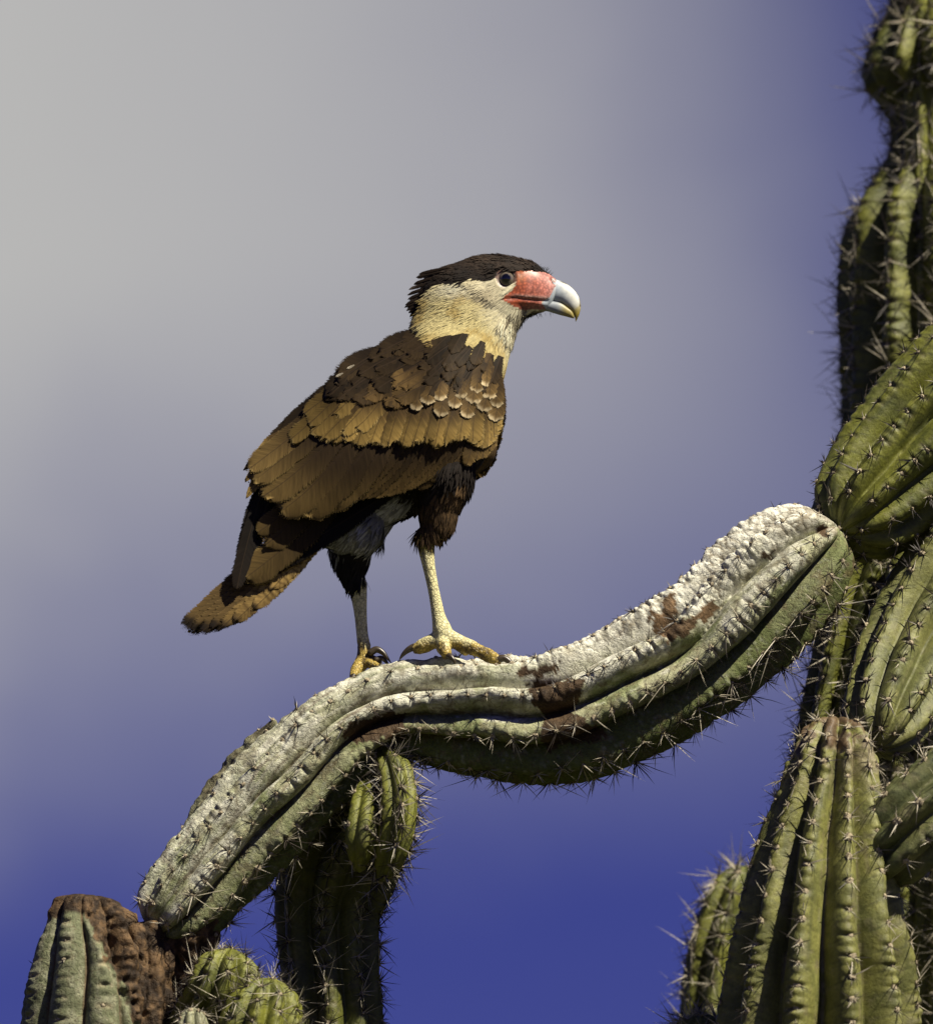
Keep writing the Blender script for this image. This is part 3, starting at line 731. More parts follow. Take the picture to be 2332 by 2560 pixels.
def wdepth(x, y):
    q = np.stack([x, y], -1) / 400.0
    A = _tps(((q[..., None, :] - RBP) ** 2).sum(-1))
    return A @ RBW[:-3] + RBW[-3] + q @ RBW[-2:]

BR = dict(   # base, tip, fringe
 gold=((0.075, 0.045, 0.015), (0.38, 0.25, 0.070), (0.62, 0.47, 0.20)),
 med=((0.07, 0.042, 0.015), (0.20, 0.125, 0.042), (0.72, 0.58, 0.34)),
 dark=((0.018, 0.011, 0.005), (0.040, 0.025, 0.010), (0.085, 0.055, 0.022)),
 scap=((0.04, 0.024, 0.009), (0.13, 0.08, 0.027), (0.24, 0.155, 0.06)),
 sec=((0.045, 0.028, 0.011), (0.135, 0.085, 0.026), (0.40, 0.28, 0.10)),
 tert=((0.040, 0.025, 0.011), (0.165, 0.107, 0.034), (0.42, 0.30, 0.11)),
 black=((0.010, 0.008, 0.006), (0.017, 0.012, 0.008), (0.035, 0.024, 0.014)),
 tail=((0.07, 0.044, 0.018), (0.165, 0.106, 0.038), (0.27, 0.185, 0.075)),
 barred=((0.55, 0.39, 0.13), (0.31, 0.20, 0.066), (0.40, 0.28, 0.11)),
 crown=((0.030, 0.020, 0.014), (0.022, 0.014, 0.010), (0.03, 0.02, 0.014)),
 white=((0.55, 0.50, 0.38), (0.66, 0.60, 0.45), (0.66, 0.60, 0.45)))
def feather(parent, base, tip, w_, style='dark', bend=0.0, lift=(0, 7), tilt=0.0, point=0.0, depth=None, name='feather', na=20, nc=10, rag=1.0, seed=None, dk=1.0, back=0.0, flip=False, camber=0.08):
    r = np.random.default_rng(seed if seed is not None else random.randrange(10 ** 6))
    b0 = np.array(base, float); t0 = np.array(tip, float); d = t0 - b0; L = np.hypot(*d); nrm = np.array([-d[1], d[0]]) / L
    mid = (b0 + t0) / 2 + nrm * bend * L
    t = np.linspace(0, 1, na); t = 1 - (1 - t) ** 1.25
    c = ((1 - t) ** 2)[:, None] * b0 + (2 * t * (1 - t))[:, None] * mid + (t ** 2)[:, None] * t0
    tg = np.gradient(c, axis=0); tg /= np.linalg.norm(tg, axis=1)[:, None] + 1e-9; nn = np.stack([-tg[:, 1], tg[:, 0]], -1)
    tr = max(0.35, 1 - (w_ * (1.05 + 2.2 * point)) / L)
    hw = w_ * (0.45 + 0.55 * sst(t, 0, 0.5)); q = np.clip((t - tr) / (1 - tr), 0, 1)
    hw = hw * (1 - q ** (2.2 - point)) ** (0.5 + 0.45 * point)
    v = np.linspace(-1, 1, nc)
    ed = 1 + rag * r.normal(0, 0.03, (na, nc)) * (np.abs(v) > 0.8) + rag * r.normal(0, 0.02, (na, 1)) * (t[:, None] > 0.6)
    x = c[:, 0:1] + nn[:, 0:1] * v * hw[:, None] * ed; y = c[:, 1:2] + nn[:, 1:2] * v * hw[:, None] * ed
    # splits between barbs near the tip
    x = x + tg[:, 0:1] * (r.normal(0, w_ * 0.08 * rag, (1, nc))) * sst(t, 0.75, 1)[:, None]
    y = y + tg[:, 1:2] * (r.normal(0, w_ * 0.08 * rag, (1, nc))) * sst(t, 0.75, 1)[:, None]
    if depth is None: D = wdepth(x, y)
    else: D = depth(x, y)
    cam_ = camber * w_ * (1 - v ** 2)[None] + 0.05 * w_ * np.exp(-(v / 0.12) ** 2)[None]
    D = D - (lift[0] + (lift[1] - lift[0]) * t[:, None]) - cam_ - tilt * v[None] * w_ * 0.12 + 0.25 * r.normal(0, 1, (na, 1)) * (t[:, None] > .5)
    D = D + back
    thick = 0.35
    Vf = at(x, y, D * K).reshape(-1, 3)
    Vb = Vf + np.array([0, thick * K, 0])
    bs, tp, fr = [np.array(q_) for q_ in BR[style]]
    jit = r.uniform(0.78, 1.28) * dk
    T2 = np.repeat(t[:, None], nc, 1); V2 = np.repeat(v[None], na, 0)
    col = mixc(bs, tp, sst(T2 + 0.10 * np.abs(V2), 0.35, 0.97))
    eg = np.maximum(sst(np.abs(V2), 0.80, 1.0) * sst(T2, 0.3, 0.8) * 0.8, sst(T2, 0.93, 1.0) * 0.8)
    if style == 'med': eg = sst(T2 + 0.12 * np.abs(V2), 0.84, 0.98) * 0.95
    if style == 'dark' or style == 'black': eg = eg * 0.6
    col = mixc(col, fr, eg)
    # one vane darkened to paint the shadow of the overlying feather
    col = col * (1 + 0.24 * V2[..., None] * (1 if tilt >= 0 else -1)) * jit
    if style == 'tail': col = mixc(col, np.array([0.02, 0.014, 0.01]), sst(T2, 0.89, 0.94) * (1 - sst(T2, 0.975, 0.99) * 0.6))
    if style == 'barred':
        bars = sst(np.sin(T2 * L / 15.0 * 2 * math.pi + np.abs(V2) * 2.0), 0.15, 0.7) * (1 - sst(T2, 0.80, 0.92))
        col = mixc(col, np.array([0.12, 0.07, 0.025]), bars * 0.8)
        col = mixc(col, np.array([0.05, 0.032, 0.016]), sst(T2, 0.90, 0.97) * (L > 200))
    uv = np.stack([T2 * L, V2 * hw[:, None]], -1).reshape(-1, 2)
    f = grid_faces(na, nc); n1 = na * nc
    f2 = f[:, ::-1] + n1
    # rim
    rim = [i for i in range(nc)] + [i * nc + nc - 1 for i in range(1, na)] + [(na - 1) * nc + j for j in range(nc - 2, -1, -1)] + [i * nc for i in range(na - 2, 0, -1)]
    rf = [[rim[i], rim[i - 1], rim[i - 1] + n1, rim[i] + n1] for i in range(len(rim))]
    fac = f.tolist() + f2.tolist() + rf
    col = np.concatenate([col, np.maximum(np.abs(V2), sst(T2, 0.86, 1.0))[..., None]], -1).reshape(-1, 4)
    o = mesh_obj(name, np.vstack([Vf, Vb]), fac, FEA, parent, col=np.vstack([col, col * np.array([0.8, 0.8, 0.8, 1])]), uv=np.vstack([uv, uv]))
    return o
def pl(pts, n):
    pts = np.array(pts, float); s = np.concatenate([[0], np.cumsum(np.hypot(*np.diff(pts, axis=0).T))]); q = np.linspace(0, s[-1], n)
    return np.stack([np.interp(q, s, pts[:, 0]), np.interp(q, s, pts[:, 1])], -1)

FACE = [(1283,683),(1300,678),(1345,676),(1372,684),(1397,700),(1384,724),(1374,742),(1354,757),(1366,774),(1330,775),(1300,773),(1280,765),(1262,752),(1254,747),(1262,738),(1272,732),(1283,722),(1291,706)]
CROWN = [(1406,708),(1372,692),(1345,684),(1300,686),(1287,690),(1268,672),(1250,676),(1240,694),(1198,696),(1154,703),(1112,702),(1088,716),(1070,733),(1060,765),(1034,800),(1000,800),(1000,600),(1400,600)]
def body_color(x, y, P, n):
    """plumage colours of the body by place"""
    n1 = fbm(P, 60, 101); n2 = fbm(P, 180, 105)
    jx = x + 5 * n2; jy = y + 5 * fbm(P, 150, 107)
    cream = np.array([0.98, 0.84, 0.40]); buff = np.array([0.66, 0.45, 0.12]); whit = np.array([1.05, 1.0, 0.74])
    c = mixc(cream, buff, sst(n1, -0.1, 0.55) * 0.7)
    c = mixc(c, whit, sst(jx - 0.45 * (jy - 800), 1215, 1275) * 0.75)
    c = mixc(c, whit * 1.0, np.exp(-((jx - 1160) / 55) ** 2 - ((jy - 715) / 22) ** 2) * 0.9)
    c = mixc(c, np.array([0.50, 0.40, 0.24]), np.exp(-((jx - 1235) / 30) ** 2 - ((jy - 735) / 28) ** 2) * 0.7)
    c = mixc(c, buff * 0.85, sst(jy + 0.25 * (1250 - jx), 830, 900) * sst(1250 - jx, 0, 80) * 0.7)
    spots = sst(noise(P, 190, 111), 0.35, 0.6) * sst(jy, 815, 860) * 0.75
    c = mixc(c, np.array([0.14, 0.085, 0.03]), spots)
    dk = np.array([0.022, 0.016, 0.012])
    body = sst(jy - np.interp(jx, [880, 981, 1076, 1134, 1195, 1233, 1252, 1270], [886, 868, 852, 860, 892, 934, 985, 1000]), 0, 10) + (jx < 890)
    body = np.clip(body, 0, 1)
    c = mixc(c, dk, body)
    vent = inpoly(jx, jy, [(780,1270),(860,1245),(1000,1215),(1040,1250),(1000,1310),(960,1345),(930,1395),(840,1390),(800,1368)])
    c = np.where(vent[:, None], np.array([0.33, 0.33, 0.31]) * (1 + 0.7 * fbm(P, 45, 120)[:, None]) , c)
    low = inpoly(jx, jy, [(800,1362),(840,1385),(935,1385),(935,1480),(800,1480)])
    c = np.where(low[:, None], np.array([0.016, 0.013, 0.011]), c)
    th = inpoly(jx, jy, [(1050,1250),(1165,1190),(1175,1250),(1140,1380),(1030,1370)])
    c = np.where(th[:, None], np.array([0.105, 0.064, 0.029]) * (1 + 0.6 * n2[:, None]), c)
    cr = inpoly(jx, jy, CROWN)
    c = np.where(cr[:, None], mixc(np.array([0.016, 0.011, 0.008]), np.array([0.050, 0.033, 0.022]), sst(720 - y, 20, 75) * sst(n1, -0.6, 0.6)), c)
    ch = inpoly(jx, jy, [(1262,775),(1300,776),(1340,774),(1376,770),(1400,775),(1385,800),(1330,805),(1305,830),(1290,850),(1285,800)])
    c = np.where(ch[:, None], mixc(c, np.array([0.13, 0.10, 0.06]), 0.65 + 0.3 * n2), c)
    return np.clip(c, 0.006, 1.1)

def build_bird():
    base = at(1100, 1660, 0)
    bird = empty('caracara', tuple(base), 'brown bird of prey with black crest and red face standing on the pale cactus limb', 'bird')
    Vs, Fs = [], []; off = 0
    def add(vf):
        nonlocal off
        V, f = vf; Vs.append(V); Fs.extend([[i + off for i in q] for q in f]); off += len(V)
    add(loft([(675,1195,700,1300,22),(700,1135,745,1335,50),(755,1045,815,1342,76),(830,967,900,1330,100),(915,914,1000,1298,118),(990,884,1095,1250,128),(1040,866,1170,1190,132),
              (1068,852,1225,1110,126),(1058,838,1245,1030,104),(1038,818,1250,975,84),(1034,797,1263,928,74),(1040,768,1275,880,68),(1050,735,1288,835,66),(1068,700,1300,806,65),
              (1102,672,1312,796,64),(1150,655,1318,788,60),(1200,640,1324,785,57),(1252,638,1332,784,53),(1300,647,1340,783,47),(1340,661,1350,781,40),(1368,681,1360,779,30),(1394,702,1366,776,21),(1402,712,1372,774,14)], 48, 8))
    # thighs
    add(tube([(1095,1120,-60,92),(1108,1200,-62,76),(1098,1265,-58,54),(1094,1302,-54,44),(1068,1346,-52,27)]))
    add(tube([(930,1220,55,95),(905,1290,58,78),(880,1350,58,60),(878,1400,58,48),(882,1440,58,32),(893,1475,58,23)]))
    add(tube([(760,1290,0,45),(830,1310,0,62),(900,1310,10,80)]))
    # tarsi
    add(tube([(1062,1338,-52,25),(1066,1375,-51,21),(1070,1405,-50,17),(1080,1457,-48,14.5),(1089,1503,-46,15),(1097,1545,-44,18),(1106,1580,-42,25),(1110,1604,-40,24)]))
    add(tube([(893,1460,58,25),(897,1490,58,21),(901,1532,57,16.5),(905,1582,56,15),(910,1625,52,16.5),(906,1655,46,16),(895,1678,34,14)]))
    # toes
    FEET = 0
    add(tube([(1112,1592,-42,24),(1150,1608,-48,20),(1185,1622,-56,18),(1200,1629,-58,16),(1222,1640,-60,18),(1246,1652,-62,13)]))
    add(tube([(1104,1596,-38,23),(1078,1606,-34,20),(1056,1616,-30,19),(1040,1622,-28,14)]))
    add(tube([(1108,1602,-46,21),(1110,1622,-62,18),(1116,1636,-74,14)]))
    add(tube([(1112,1600,-36,18),(1140,1612,-16,13),(1165,1630,0,11)]))
    add(tube([(902,1652,44,14),(890,1674,24,14),(884,1692,4,11)]))
    add(tube([(912,1645,50,14),(932,1650,48,13),(948,1660,46,11)]))
    add(tube([(905,1655,48,14),(925,1660,24,12),(945,1668,8,10)]))
    me = bpy.data.meshes.new('tmp'); me.from_pydata(np.vstack(Vs).tolist(), [], Fs); o = bpy.data.objects.new('tmp', me); COL.objects.link(o)
    md = o.modifiers.new('r', 'REMESH'); md.mode = 'VOXEL'; md.voxel_size = 0.0019
    ms = o.modifiers.new('s', 'SMOOTH'); ms.factor = 0.5; ms.iterations = 4
    dg = bpy.context.evaluated_depsgraph_get(); ev = o.evaluated_get(dg); em = ev.to_mesh()
    nv = len(em.vertices); V = np.zeros(nv * 3); em.vertices.foreach_get('co', V); V = V.reshape(-1, 3)
    Nn = np.zeros(nv * 3); em.vertices.foreach_get('normal', Nn); Nn = Nn.reshape(-1, 3)
    faces = [list(p.vertices) for p in em.polygons]; ev.to_mesh_clear(); bpy.data.objects.remove(o)
    x, y = proj(V)
    # mouth crease, lip, brow and the hollow round the eye
    GAPE = [(1256,747),(1272,744),(1292,744),(1318,748),(1345,751),(1369,751)]
    dg_ = seg_dist(x, y, GAPE); V = V - Nn * (np.exp(-(dg_ / 2.4) ** 2) * 2.4 * K)[:, None]
    dl = seg_dist(x, y, [(1262,741),(1290,738),(1330,741),(1370,744)]); V = V + Nn * (np.exp(-(dl / 4) ** 2) * 1.2 * K)[:, None]
    dl2 = seg_dist(x, y, [(1270,755),(1290,754),(1330,757),(1365,762)]); V = V + Nn * (np.exp(-(dl2 / 4) ** 2) * 1.5 * K)[:, None]
    de = np.hypot(x - 1265, y - 694); V = V - Nn * (np.exp(-(de / 20) ** 2) * 7 * K)[:, None]
    V = V + Nn * (np.exp(-((de - 29) / 5) ** 2) * 2.0 * K)[:, None]
    V = V + Nn * (np.exp(-(seg_dist(x, y, [(1245,668),(1270,664),(1300,672)]) / 8) ** 2) * 4 * K)[:, None]
    V = V - Nn * (np.exp(-(seg_dist(x, y, [(1379,697),(1386,707)]) / 3.0) ** 2) * 4 * K)[:, None]
    ft = sst(y, 1585, 1620); V = V + Nn * ((noise(V, 210, 71) * 1.6 + noise(V, 420, 72) * 1.0) * K * ft)[:, None]
    leg = ((x < 960) & (y > 1452 + 8 * noise(V, 200, 5))) | ((x > 1000) & (y > 1340 + 6 * noise(V, 200, 6)))
    jx = x + 2.5 * noise(V, 300, 9); jy = y + 2.5 * noise(V, 300, 10)
    face = inpoly(jx, jy, FACE) | (de < 25)
    col = body_color(x, y, V, Nn)
    n1 = fbm(V, 120, 31)
    fc = mixc(np.array([0.68, 0.15, 0.06]), np.array([0.86, 0.35, 0.28]), sst(x + 20 * n1, 1300, 1385))
    fc = mixc(fc, np.array([0.62, 0.20, 0.05]), np.exp(-((x - 1300) / 14) ** 2 - ((y - 692) / 14) ** 2) * 0.9)
    fc = mixc(fc, np.array([0.75, 0.50, 0.42]), np.exp(-(dl / 3.2) ** 2) * sst(x, 1262, 1300) * 0.8)
    fc = mixc(fc, np.array([0.68, 0.42, 0.38]), sst(x + 0.25 * (y - 700), 1378, 1392) * 0.7)
    fc = mixc(fc, np.array([0.26, 0.12, 0.10]), sst(y, 757, 770) * 0.55)
    fc = mixc(fc, np.array([0.20, 0.07, 0.04]), np.exp(-(dg_ / 1.8) ** 2) * 0.55)
    fc = mixc(fc, np.array([0.20, 0.13, 0.095]), np.exp(-(np.clip(de - 23, 0, None) / 6) ** 2) * (x < 1292) * 0.95)
    fc = mixc(fc, np.array([0.05, 0.03, 0.02]), np.exp(-(seg_dist(x, y, [(1379,697),(1386,708)]) / 3.2) ** 2))
    lc = mixc(np.array([1.08, 1.0, 0.52]), np.array([0.56, 0.38, 0.045]), sst(y + 14 * n1, 1588, 1625) * 0.9)
    lc = mixc(lc, np.array([0.40, 0.33, 0.07]), sst(1395 - y + 10 * n1, 0, 25) * (x > 1000))
    lc = mixc(lc, np.array([0.12, 0.07, 0.018]), sst(fbm(V, 90, 37), -0.15, 0.35) * sst(y, 1590, 1625) * 0.8)
    lc = mixc(lc, np.array([0.25, 0.20, 0.10]), sst(noise(V, 330, 38), 0.45, 0.7) * 0.6)
    col = np.where(leg[:, None], lc, np.where(face[:, None], fc, col))
    horn = inpoly(x, y, [(1397,698),(1415,698),(1415,800),(1368,792),(1366,774),(1354,757),(1374,742),(1384,724)])
    col = np.where(horn[:, None], mixc(np.array([0.62, 0.70, 0.76]), np.array([0.9, 0.9, 0.85]), sst(x - y, 640, 690)), col); face = face | horn
    FA = np.array([f[0] for f in faces]); mi = np.where(leg[FA], 2, np.where(horn[FA], 3, np.where(face[FA], 1, 0)))
    body = mesh_obj('body', V, faces, [PLUM, SKIN, SCALE, HORN], bird, col=col, mi=mi)
    body['_o'] = bird.location
    # ---------------- small plumage over head, neck, belly and thighs
    F3 = np.array([f[:3] for f in faces]); A = V[F3[:, 0]]; B_ = V[F3[:, 1]]; C_ = V[F3[:, 2]]
    ar = np.linalg.norm(np.cross(B_ - A, C_ - A), axis=1); okf = ~leg[F3[:, 0]] & ~face[F3[:, 0]] & ~((x > 1335) & (y > 692) & (y < 780))[F3[:, 0]]
    CT = np.array([(1340,665,-1,.02),(1200,650,-1,.12),(1060,700,-.95,.4),(1150,730,-.95,.3),(1100,770,-.8,.6),(1050,820,-.85,.5),(1230,760,-.85,.5),(1290,800,-.3,.9),(1270,850,-.3,1),(1240,900,-.2,1),
                   (1180,850,-.6,.8),(1110,830,-.8,.55),(1245,980,-.1,1),(1200,1050,-.3,.9),(1100,1250,-.4,.9),(1110,1330,.08,1),(1120,1260,.0,1),(1035,1320,.1,1),(1050,1370,.15,1),(950,1270,-.85,.5),(850,1320,-.7,.7),(880,1420,-.1,1),(950,1350,-.6,.8),(720,1150,-.8,.6)], float)
    def flow(x, y):
        wgt = 1 / (((x[:, None] - CT[:, 0]) ** 2 + (y[:, None] - CT[:, 1]) ** 2) ** 1.3 + 50)
        v = wgt @ CT[:, 2:]; v /= np.linalg.norm(v, axis=1)[:, None]; return v
    def plumage(name, mask_fn, n, lmin, lmax, wd, lift, seed, cj=0.25, mat_=None):
        r = np.random.default_rng(seed); m = okf & mask_fn(x[F3[:, 0]], y[F3[:, 0]], V[F3[:, 0]])
        idx = np.nonzero(m)[0]; pr = ar[idx] / ar[idx].sum(); ch = r.choice(idx, n, p=pr)
        a, b_ = r.random(n), r.random(n); sw = a + b_ > 1; a[sw] = 1 - a[sw]; b_[sw] = 1 - b_[sw]
        P = A[ch] + (B_[ch] - A[ch]) * a[:, None] + (C_[ch] - A[ch]) * b_[:, None]; nn = Nn[F3[ch, 0]]
        px, py = proj(P); fl = flow(px, py) + (0.10 * np.stack([noise(P, 50, seed), noise(P, 50, seed + 3)], -1) * 2) + r.normal(0, 0.06, (n, 2))
        d = RT * fl[:, 0:1] - np.array([0, 0, 1.0]) * fl[:, 1:2]; d = d - nn * (d * nn).sum(1)[:, None]; dl_ = np.linalg.norm(d, axis=1); d /= dl_[:, None] + 1e-9; bad = dl_ < 0.72
        sd_ = np.cross(nn, d); Ln = np.where(bad, 3, r.uniform(lmin, lmax, n))[:, None] * K; W = wd * K * r.uniform(0.7, 1.3, n)[:, None]
        lf = r.uniform(lift * 0.3, lift, n)[:, None] * K; cv = r.normal(0, 0.10, n)[:, None]
        rows = []
        for (t, ww, l) in ((0, 0.6, -0.5), (0.4, 1.0, 0.25), (0.78, 0.72, 0.7)):
            c = P + d * Ln * t + nn * (lf * l) + sd_ * Ln * cv * t * t
            rows += [c - sd_ * W * ww, c + nn * W * 0.35 * ww, c + sd_ * W * ww]
        rows.append(P + d * Ln + nn * lf + sd_ * Ln * cv)
        VV = np.stack(rows, 1).reshape(-1, 3); o0 = (np.arange(n) * 10)[:, None]
        q = np.array([[0, 1, 4, 3], [1, 2, 5, 4], [3, 4, 7, 6], [4, 5, 8, 7]]); f4 = (o0[:, :, None] + q[None]).reshape(-1, 4)
        t3 = np.array([[6, 7, 9], [7, 8, 9]]); f3 = (o0[:, :, None] + t3[None]).reshape(-1, 3)
        cc = body_color(px, py, P, nn) * (1 + r.normal(0, cj, n))[:, None]; cc = np.clip(cc, 0.006, 1.2)
        cc = np.repeat(cc[:, None], 10, 1); cc[:, :3] *= 0.9; cc[:, 9] *= 1.05
        ob = mesh_obj(name, VV, f4.tolist() + f3.tolist(), PLUM, bird, col=cc.reshape(-1, 3)); ob['kind'] = 'stuff'
        return ob
    crown_m = lambda x, y, P: inpoly(x, y, CROWN)
    neck_m = lambda x, y, P: ~inpoly(x, y, CROWN) & (y < 1010) & (y < np.interp(x, [880, 981, 1076, 1134, 1195, 1233, 1252, 1270], [890, 872, 858, 866, 900, 942, 995, 1010])) & (x > 890)
    plumage('crown_plumage', crown_m, 2600, 20, 34, 2.2, 3.0, 1)
    plumage('neck_plumage', neck_m, 17000, 22, 46, 1.35, 2.0, 2, 0.09)
    plumage('belly_plumage', lambda x, y, P: (y > 1150) & (y < 1480), 8000, 26, 50, 2.8, 4.0, 3, 0.3)
    plumage('back_plumage', lambda x, y, P: (y > 830) & (x < 1230) & (y < 1300) & (P[:, 1] > -0.03) & (y > np.interp(x, [880, 981, 1076, 1134, 1195], [886, 868, 852, 860, 892])), 3000, 40, 60, 7, 4.0, 4, 0.3)
    # ruffled fringe: longer wisps on throat and chin
    plumage('throat_plumage', lambda x, y, P: (x - 0.55 * (y - 800) > 1262) & (y > 785) & (y < 1000), 900, 30, 55, 1.3, 9.0, 5, 0.2)
    plumage('throat_plumage', lambda x, y, P: (x > 1270) & (y > 770) & (y < 830) & (x < 1350), 260, 12, 26, 0.8, 9.0, 6, 0.2)
    plumage('thigh_plumage', lambda x, y, P: (y > 1290) & (y < 1470), 900, 22, 42, 2.2, 4.0, 8, 0.3)
    # ---------------- crest of long dark feathers
    crest = mesh_obj('crest', *tube([(1110,690,-4,20),(1085,700,-4,24),(1068,722,-4,18)]), PLUM, bird, col=(0.018, 0.012, 0.009))
    crest['_o'] = bird.location
    rr0 = np.random.default_rng(12)
    for i, (b0, t0) in enumerate([((1110,678),(1052,689)),((1105,690),(1044,705)),((1100,700),(1039,717)),((1098,712),(1036,731)),((1090,722),(1032,744)),((1086,730),(1026,758)),((1082,742),(1031,764)),
                                  ((1078,748),(1032,772)),((1074,756),(1031,776)),((1115,670),(1060,681)),((1100,706),(1050,726)),((1090,735),(1040,752)),((1072,750),(1040,786)),((1130,668),(1075,678))]):
        for sgn in (0, 1):
            z = [-16, 12][sgn]; jit = [0, 2][sgn]
            feather(crest, (b0[0], b0[1] + jit * 0.5), (t0[0] - 14 + rr0.normal(0, 4), t0[1] + jit + 5), 4.6, 'crown', bend=0.05, depth=lambda X, Y, z=z: z + (X - 1040) * (-0.35 if z < 0 else 0.35 if z > 0 else 0), point=0.8, lift=(0, 0), na=10, nc=5, seed=900 + i * 3 + sgn)
    # ---------------- eyes
    def eye(sign):
        c = at(1265, 694, 0); yy = 0
        # depth of the face there
        k = np.argmin(np.abs(x - 1265) + np.abs(y - 694) + (np.sign(V[:, 1]) != sign) * 1000); c = V[k].copy()
        if sign > 0: c = at(1265, 694, 0); c[1] = V[k][1]; c[2] = V[np.argmin(np.abs(x - 1265) + np.abs(y - 694) + (V[:, 1] > 0) * 1000)][2]
        c[1] -= sign * 7 * K
        R = 22.0 * K; vv = []; colr = []; nu, nv_ = 28, 20
        for i in range(nv_ + 1):
            th = i / nv_ * math.pi
            for j in range(nu):
                a = j / nu * 2 * math.pi
                vv.append(c + np.array([math.sin(th) * math.cos(a), sign * math.cos(th), math.sin(th) * math.sin(a)]) * R)
                q = math.sin(th) if th < math.pi / 2 else 1
                colr.append((0.004, 0.004, 0.004) if q < 0.46 else ((0.20, 0.165, 0.12) if q < 0.84 else (0.012, 0.01, 0.009)))
        f = grid_faces(nv_ + 1, nu, True).tolist()
        e = mesh_obj('eye', vv, f, EYE, bird, col=np.array(colr)); e['_o'] = bird.location
        # lid ring
        n = 36; rv = []
        for i in range(n):
            a = i / n * 2 * math.pi
            for j in range(8):
                b_ = j / 8 * 2 * math.pi
                rr = 22.3 + 2.4 * math.cos(b_)
                rv.append(c + np.array([math.cos(a) * rr * K, sign * (6 + 3.2 * math.sin(b_)) * K, math.sin(a) * rr * K * 0.95]))
        ff = [[i * 8 + j, i * 8 + (j + 1) % 8, ((i + 1) % n) * 8 + (j + 1) % 8, ((i + 1) % n) * 8 + j] for i in range(n) for j in range(8)]
        mesh_obj('eyelid', rv, ff, LID, e)
    eye(-1); eye(1)
    # ---------------- beak
    def beakcol(V_, up):
        x_, y_ = proj(V_); blue = np.array([0.66, 0.74, 0.80]); wh = np.array([1.1, 1.1, 0.98]); ye = np.array([0.50, 0.39, 0.06])
        n = fbm(V_, 130, 41)
        c = mixc(blue if up else blue * 0.6, wh if up else wh * 0.5, sst(x_ - 0.5 * (y_ - 720) + 6 * n, 1390, 1425) * (1 if up else 0.4))
        edge = sst(y_ - np.interp(x_, [1369, 1402, 1427, 1437, 1452], [741, 748, 764, 770, 755]), -2, 8) if up else sst(x_ + 4 * n, 1375, 1412)
        c = mixc(c, ye, np.clip(edge, 0, 1) * (0.85 if not up else 0.6) * sst(x_, 1385, 1420))
        if up:
            c = mixc(c, ye * 0.9, sst(y_, 755, 785)); rim = np.hypot(x_ - 1395, y_ - 760)
            c = mixc(c, np.array([0.09, 0.065, 0.02]), sst(rim + 2.5 * n, 53, 57) * sst(n, 0.0, 0.3) * 0.9)
        return c
    Vb, fb = loft([(1380,694,1345,744,15),(1398,701,1366,750,17),(1416,709,1385,754,16),(1432,722,1402,758,14),(1443,736,1418,769,11.5),(1450,752,1429,780,9),(1451.5,769,1435,789,6.5),(1447,788,1437.5,795,4),(1440,803,1438.5,803.5,1.0)], 32, 8)
    bk = mesh_obj('beak', Vb, fb, HORN, bird, col=beakcol(Vb, True)); bk['_o'] = bird.location
    Vb, fb = loft([(1345,751,1345,778,13),(1367,750,1367,777.5,14),(1385,752,1383,782,13),(1402,756,1399,787,11.5),(1418,767,1415,791,9),(1431,779,1430,795,5.5),(1436,788,1435,796,2)], 28, 8)
    mesh_obj('lower_mandible', Vb, fb, HORN, bk, col=beakcol(Vb, False))
    # bristles on lores and chin
    bv = []; bf = []; r = np.random.default_rng(5)
    for i in range(46):
        if i < 26: p0 = np.array([r.uniform(1340, 1376), 0]); p0[1] = np.interp(p0[0], [1340, 1364, 1376], [664, 674, 690]); d = np.array([r.uniform(0.4, 1.0), -r.uniform(0.2, 1.0)])
        else: p0 = np.array([r.uniform(1310, 1385), 0]); p0[1] = np.interp(p0[0], [1310, 1385], [788, 780]); d = np.array([r.uniform(-0.2, 0.5), r.uniform(0.5, 1.0)])
        d /= np.linalg.norm(d); L = r.uniform(7, 16); z = r.uniform(-14, 14); nn = np.array([-d[1], d[0]]) * 0.5
        o0 = len(bv)
        for (q, s_) in ((p0 - nn, 0), (p0 + nn, 0)): bv.append(at(q[0], q[1], z * K))
        bv.append(at(p0[0], p0[1], (z + 1) * K)); q = p0 + d * L; bv.append(at(q[0], q[1], (z * 1.3) * K))
        bf += [[o0, o0 + 1, o0 + 3], [o0 + 1, o0 + 2, o0 + 3], [o0 + 2, o0, o0 + 3]]
    br = mesh_obj('bristles', bv, bf, PLUM, bird, col=np.full((len(bv), 3), 0.012)); br['kind'] = 'stuff'
    # ---------------- claws
    for pts in ([(1240,1650,-64,11),(1258,1646,-66,9),(1273,1654,-68,7),(1284,1668,-70,4.5),(1286,1688,-72,0.8)],
                [(1044,1616,-28,10),(1030,1620,-27,9),(1014,1630,-26,6.5),(1002,1644,-25,3),(998,1651,-25,0.8)],
                [(1118,1638,-76,9),(1128,1644,-84,7),(1136,1654,-88,4),(1137,1664,-88,0.8)],
                [(1160,1624,-2,8),(1176,1628,4,6),(1186,1640,8,3),(1188,1650,8,0.8)],
                [(926,1632,30,9),(941,1624,30,8.5),(957,1632,28,6.5),(968,1645,26,4),(978,1658,24,0.8)],
                [(940,1650,34,8),(954,1646,36,6.5),(966,1656,36,4),(972,1668,36,0.8)],
                [(884,1690,-8,7),(879,1700,-14,5),(880,1712,-16,0.8)]):
        Vc, fcs = tube(pts, 12, 6); mesh_obj('claw', Vc, fcs, CLAW, bird)
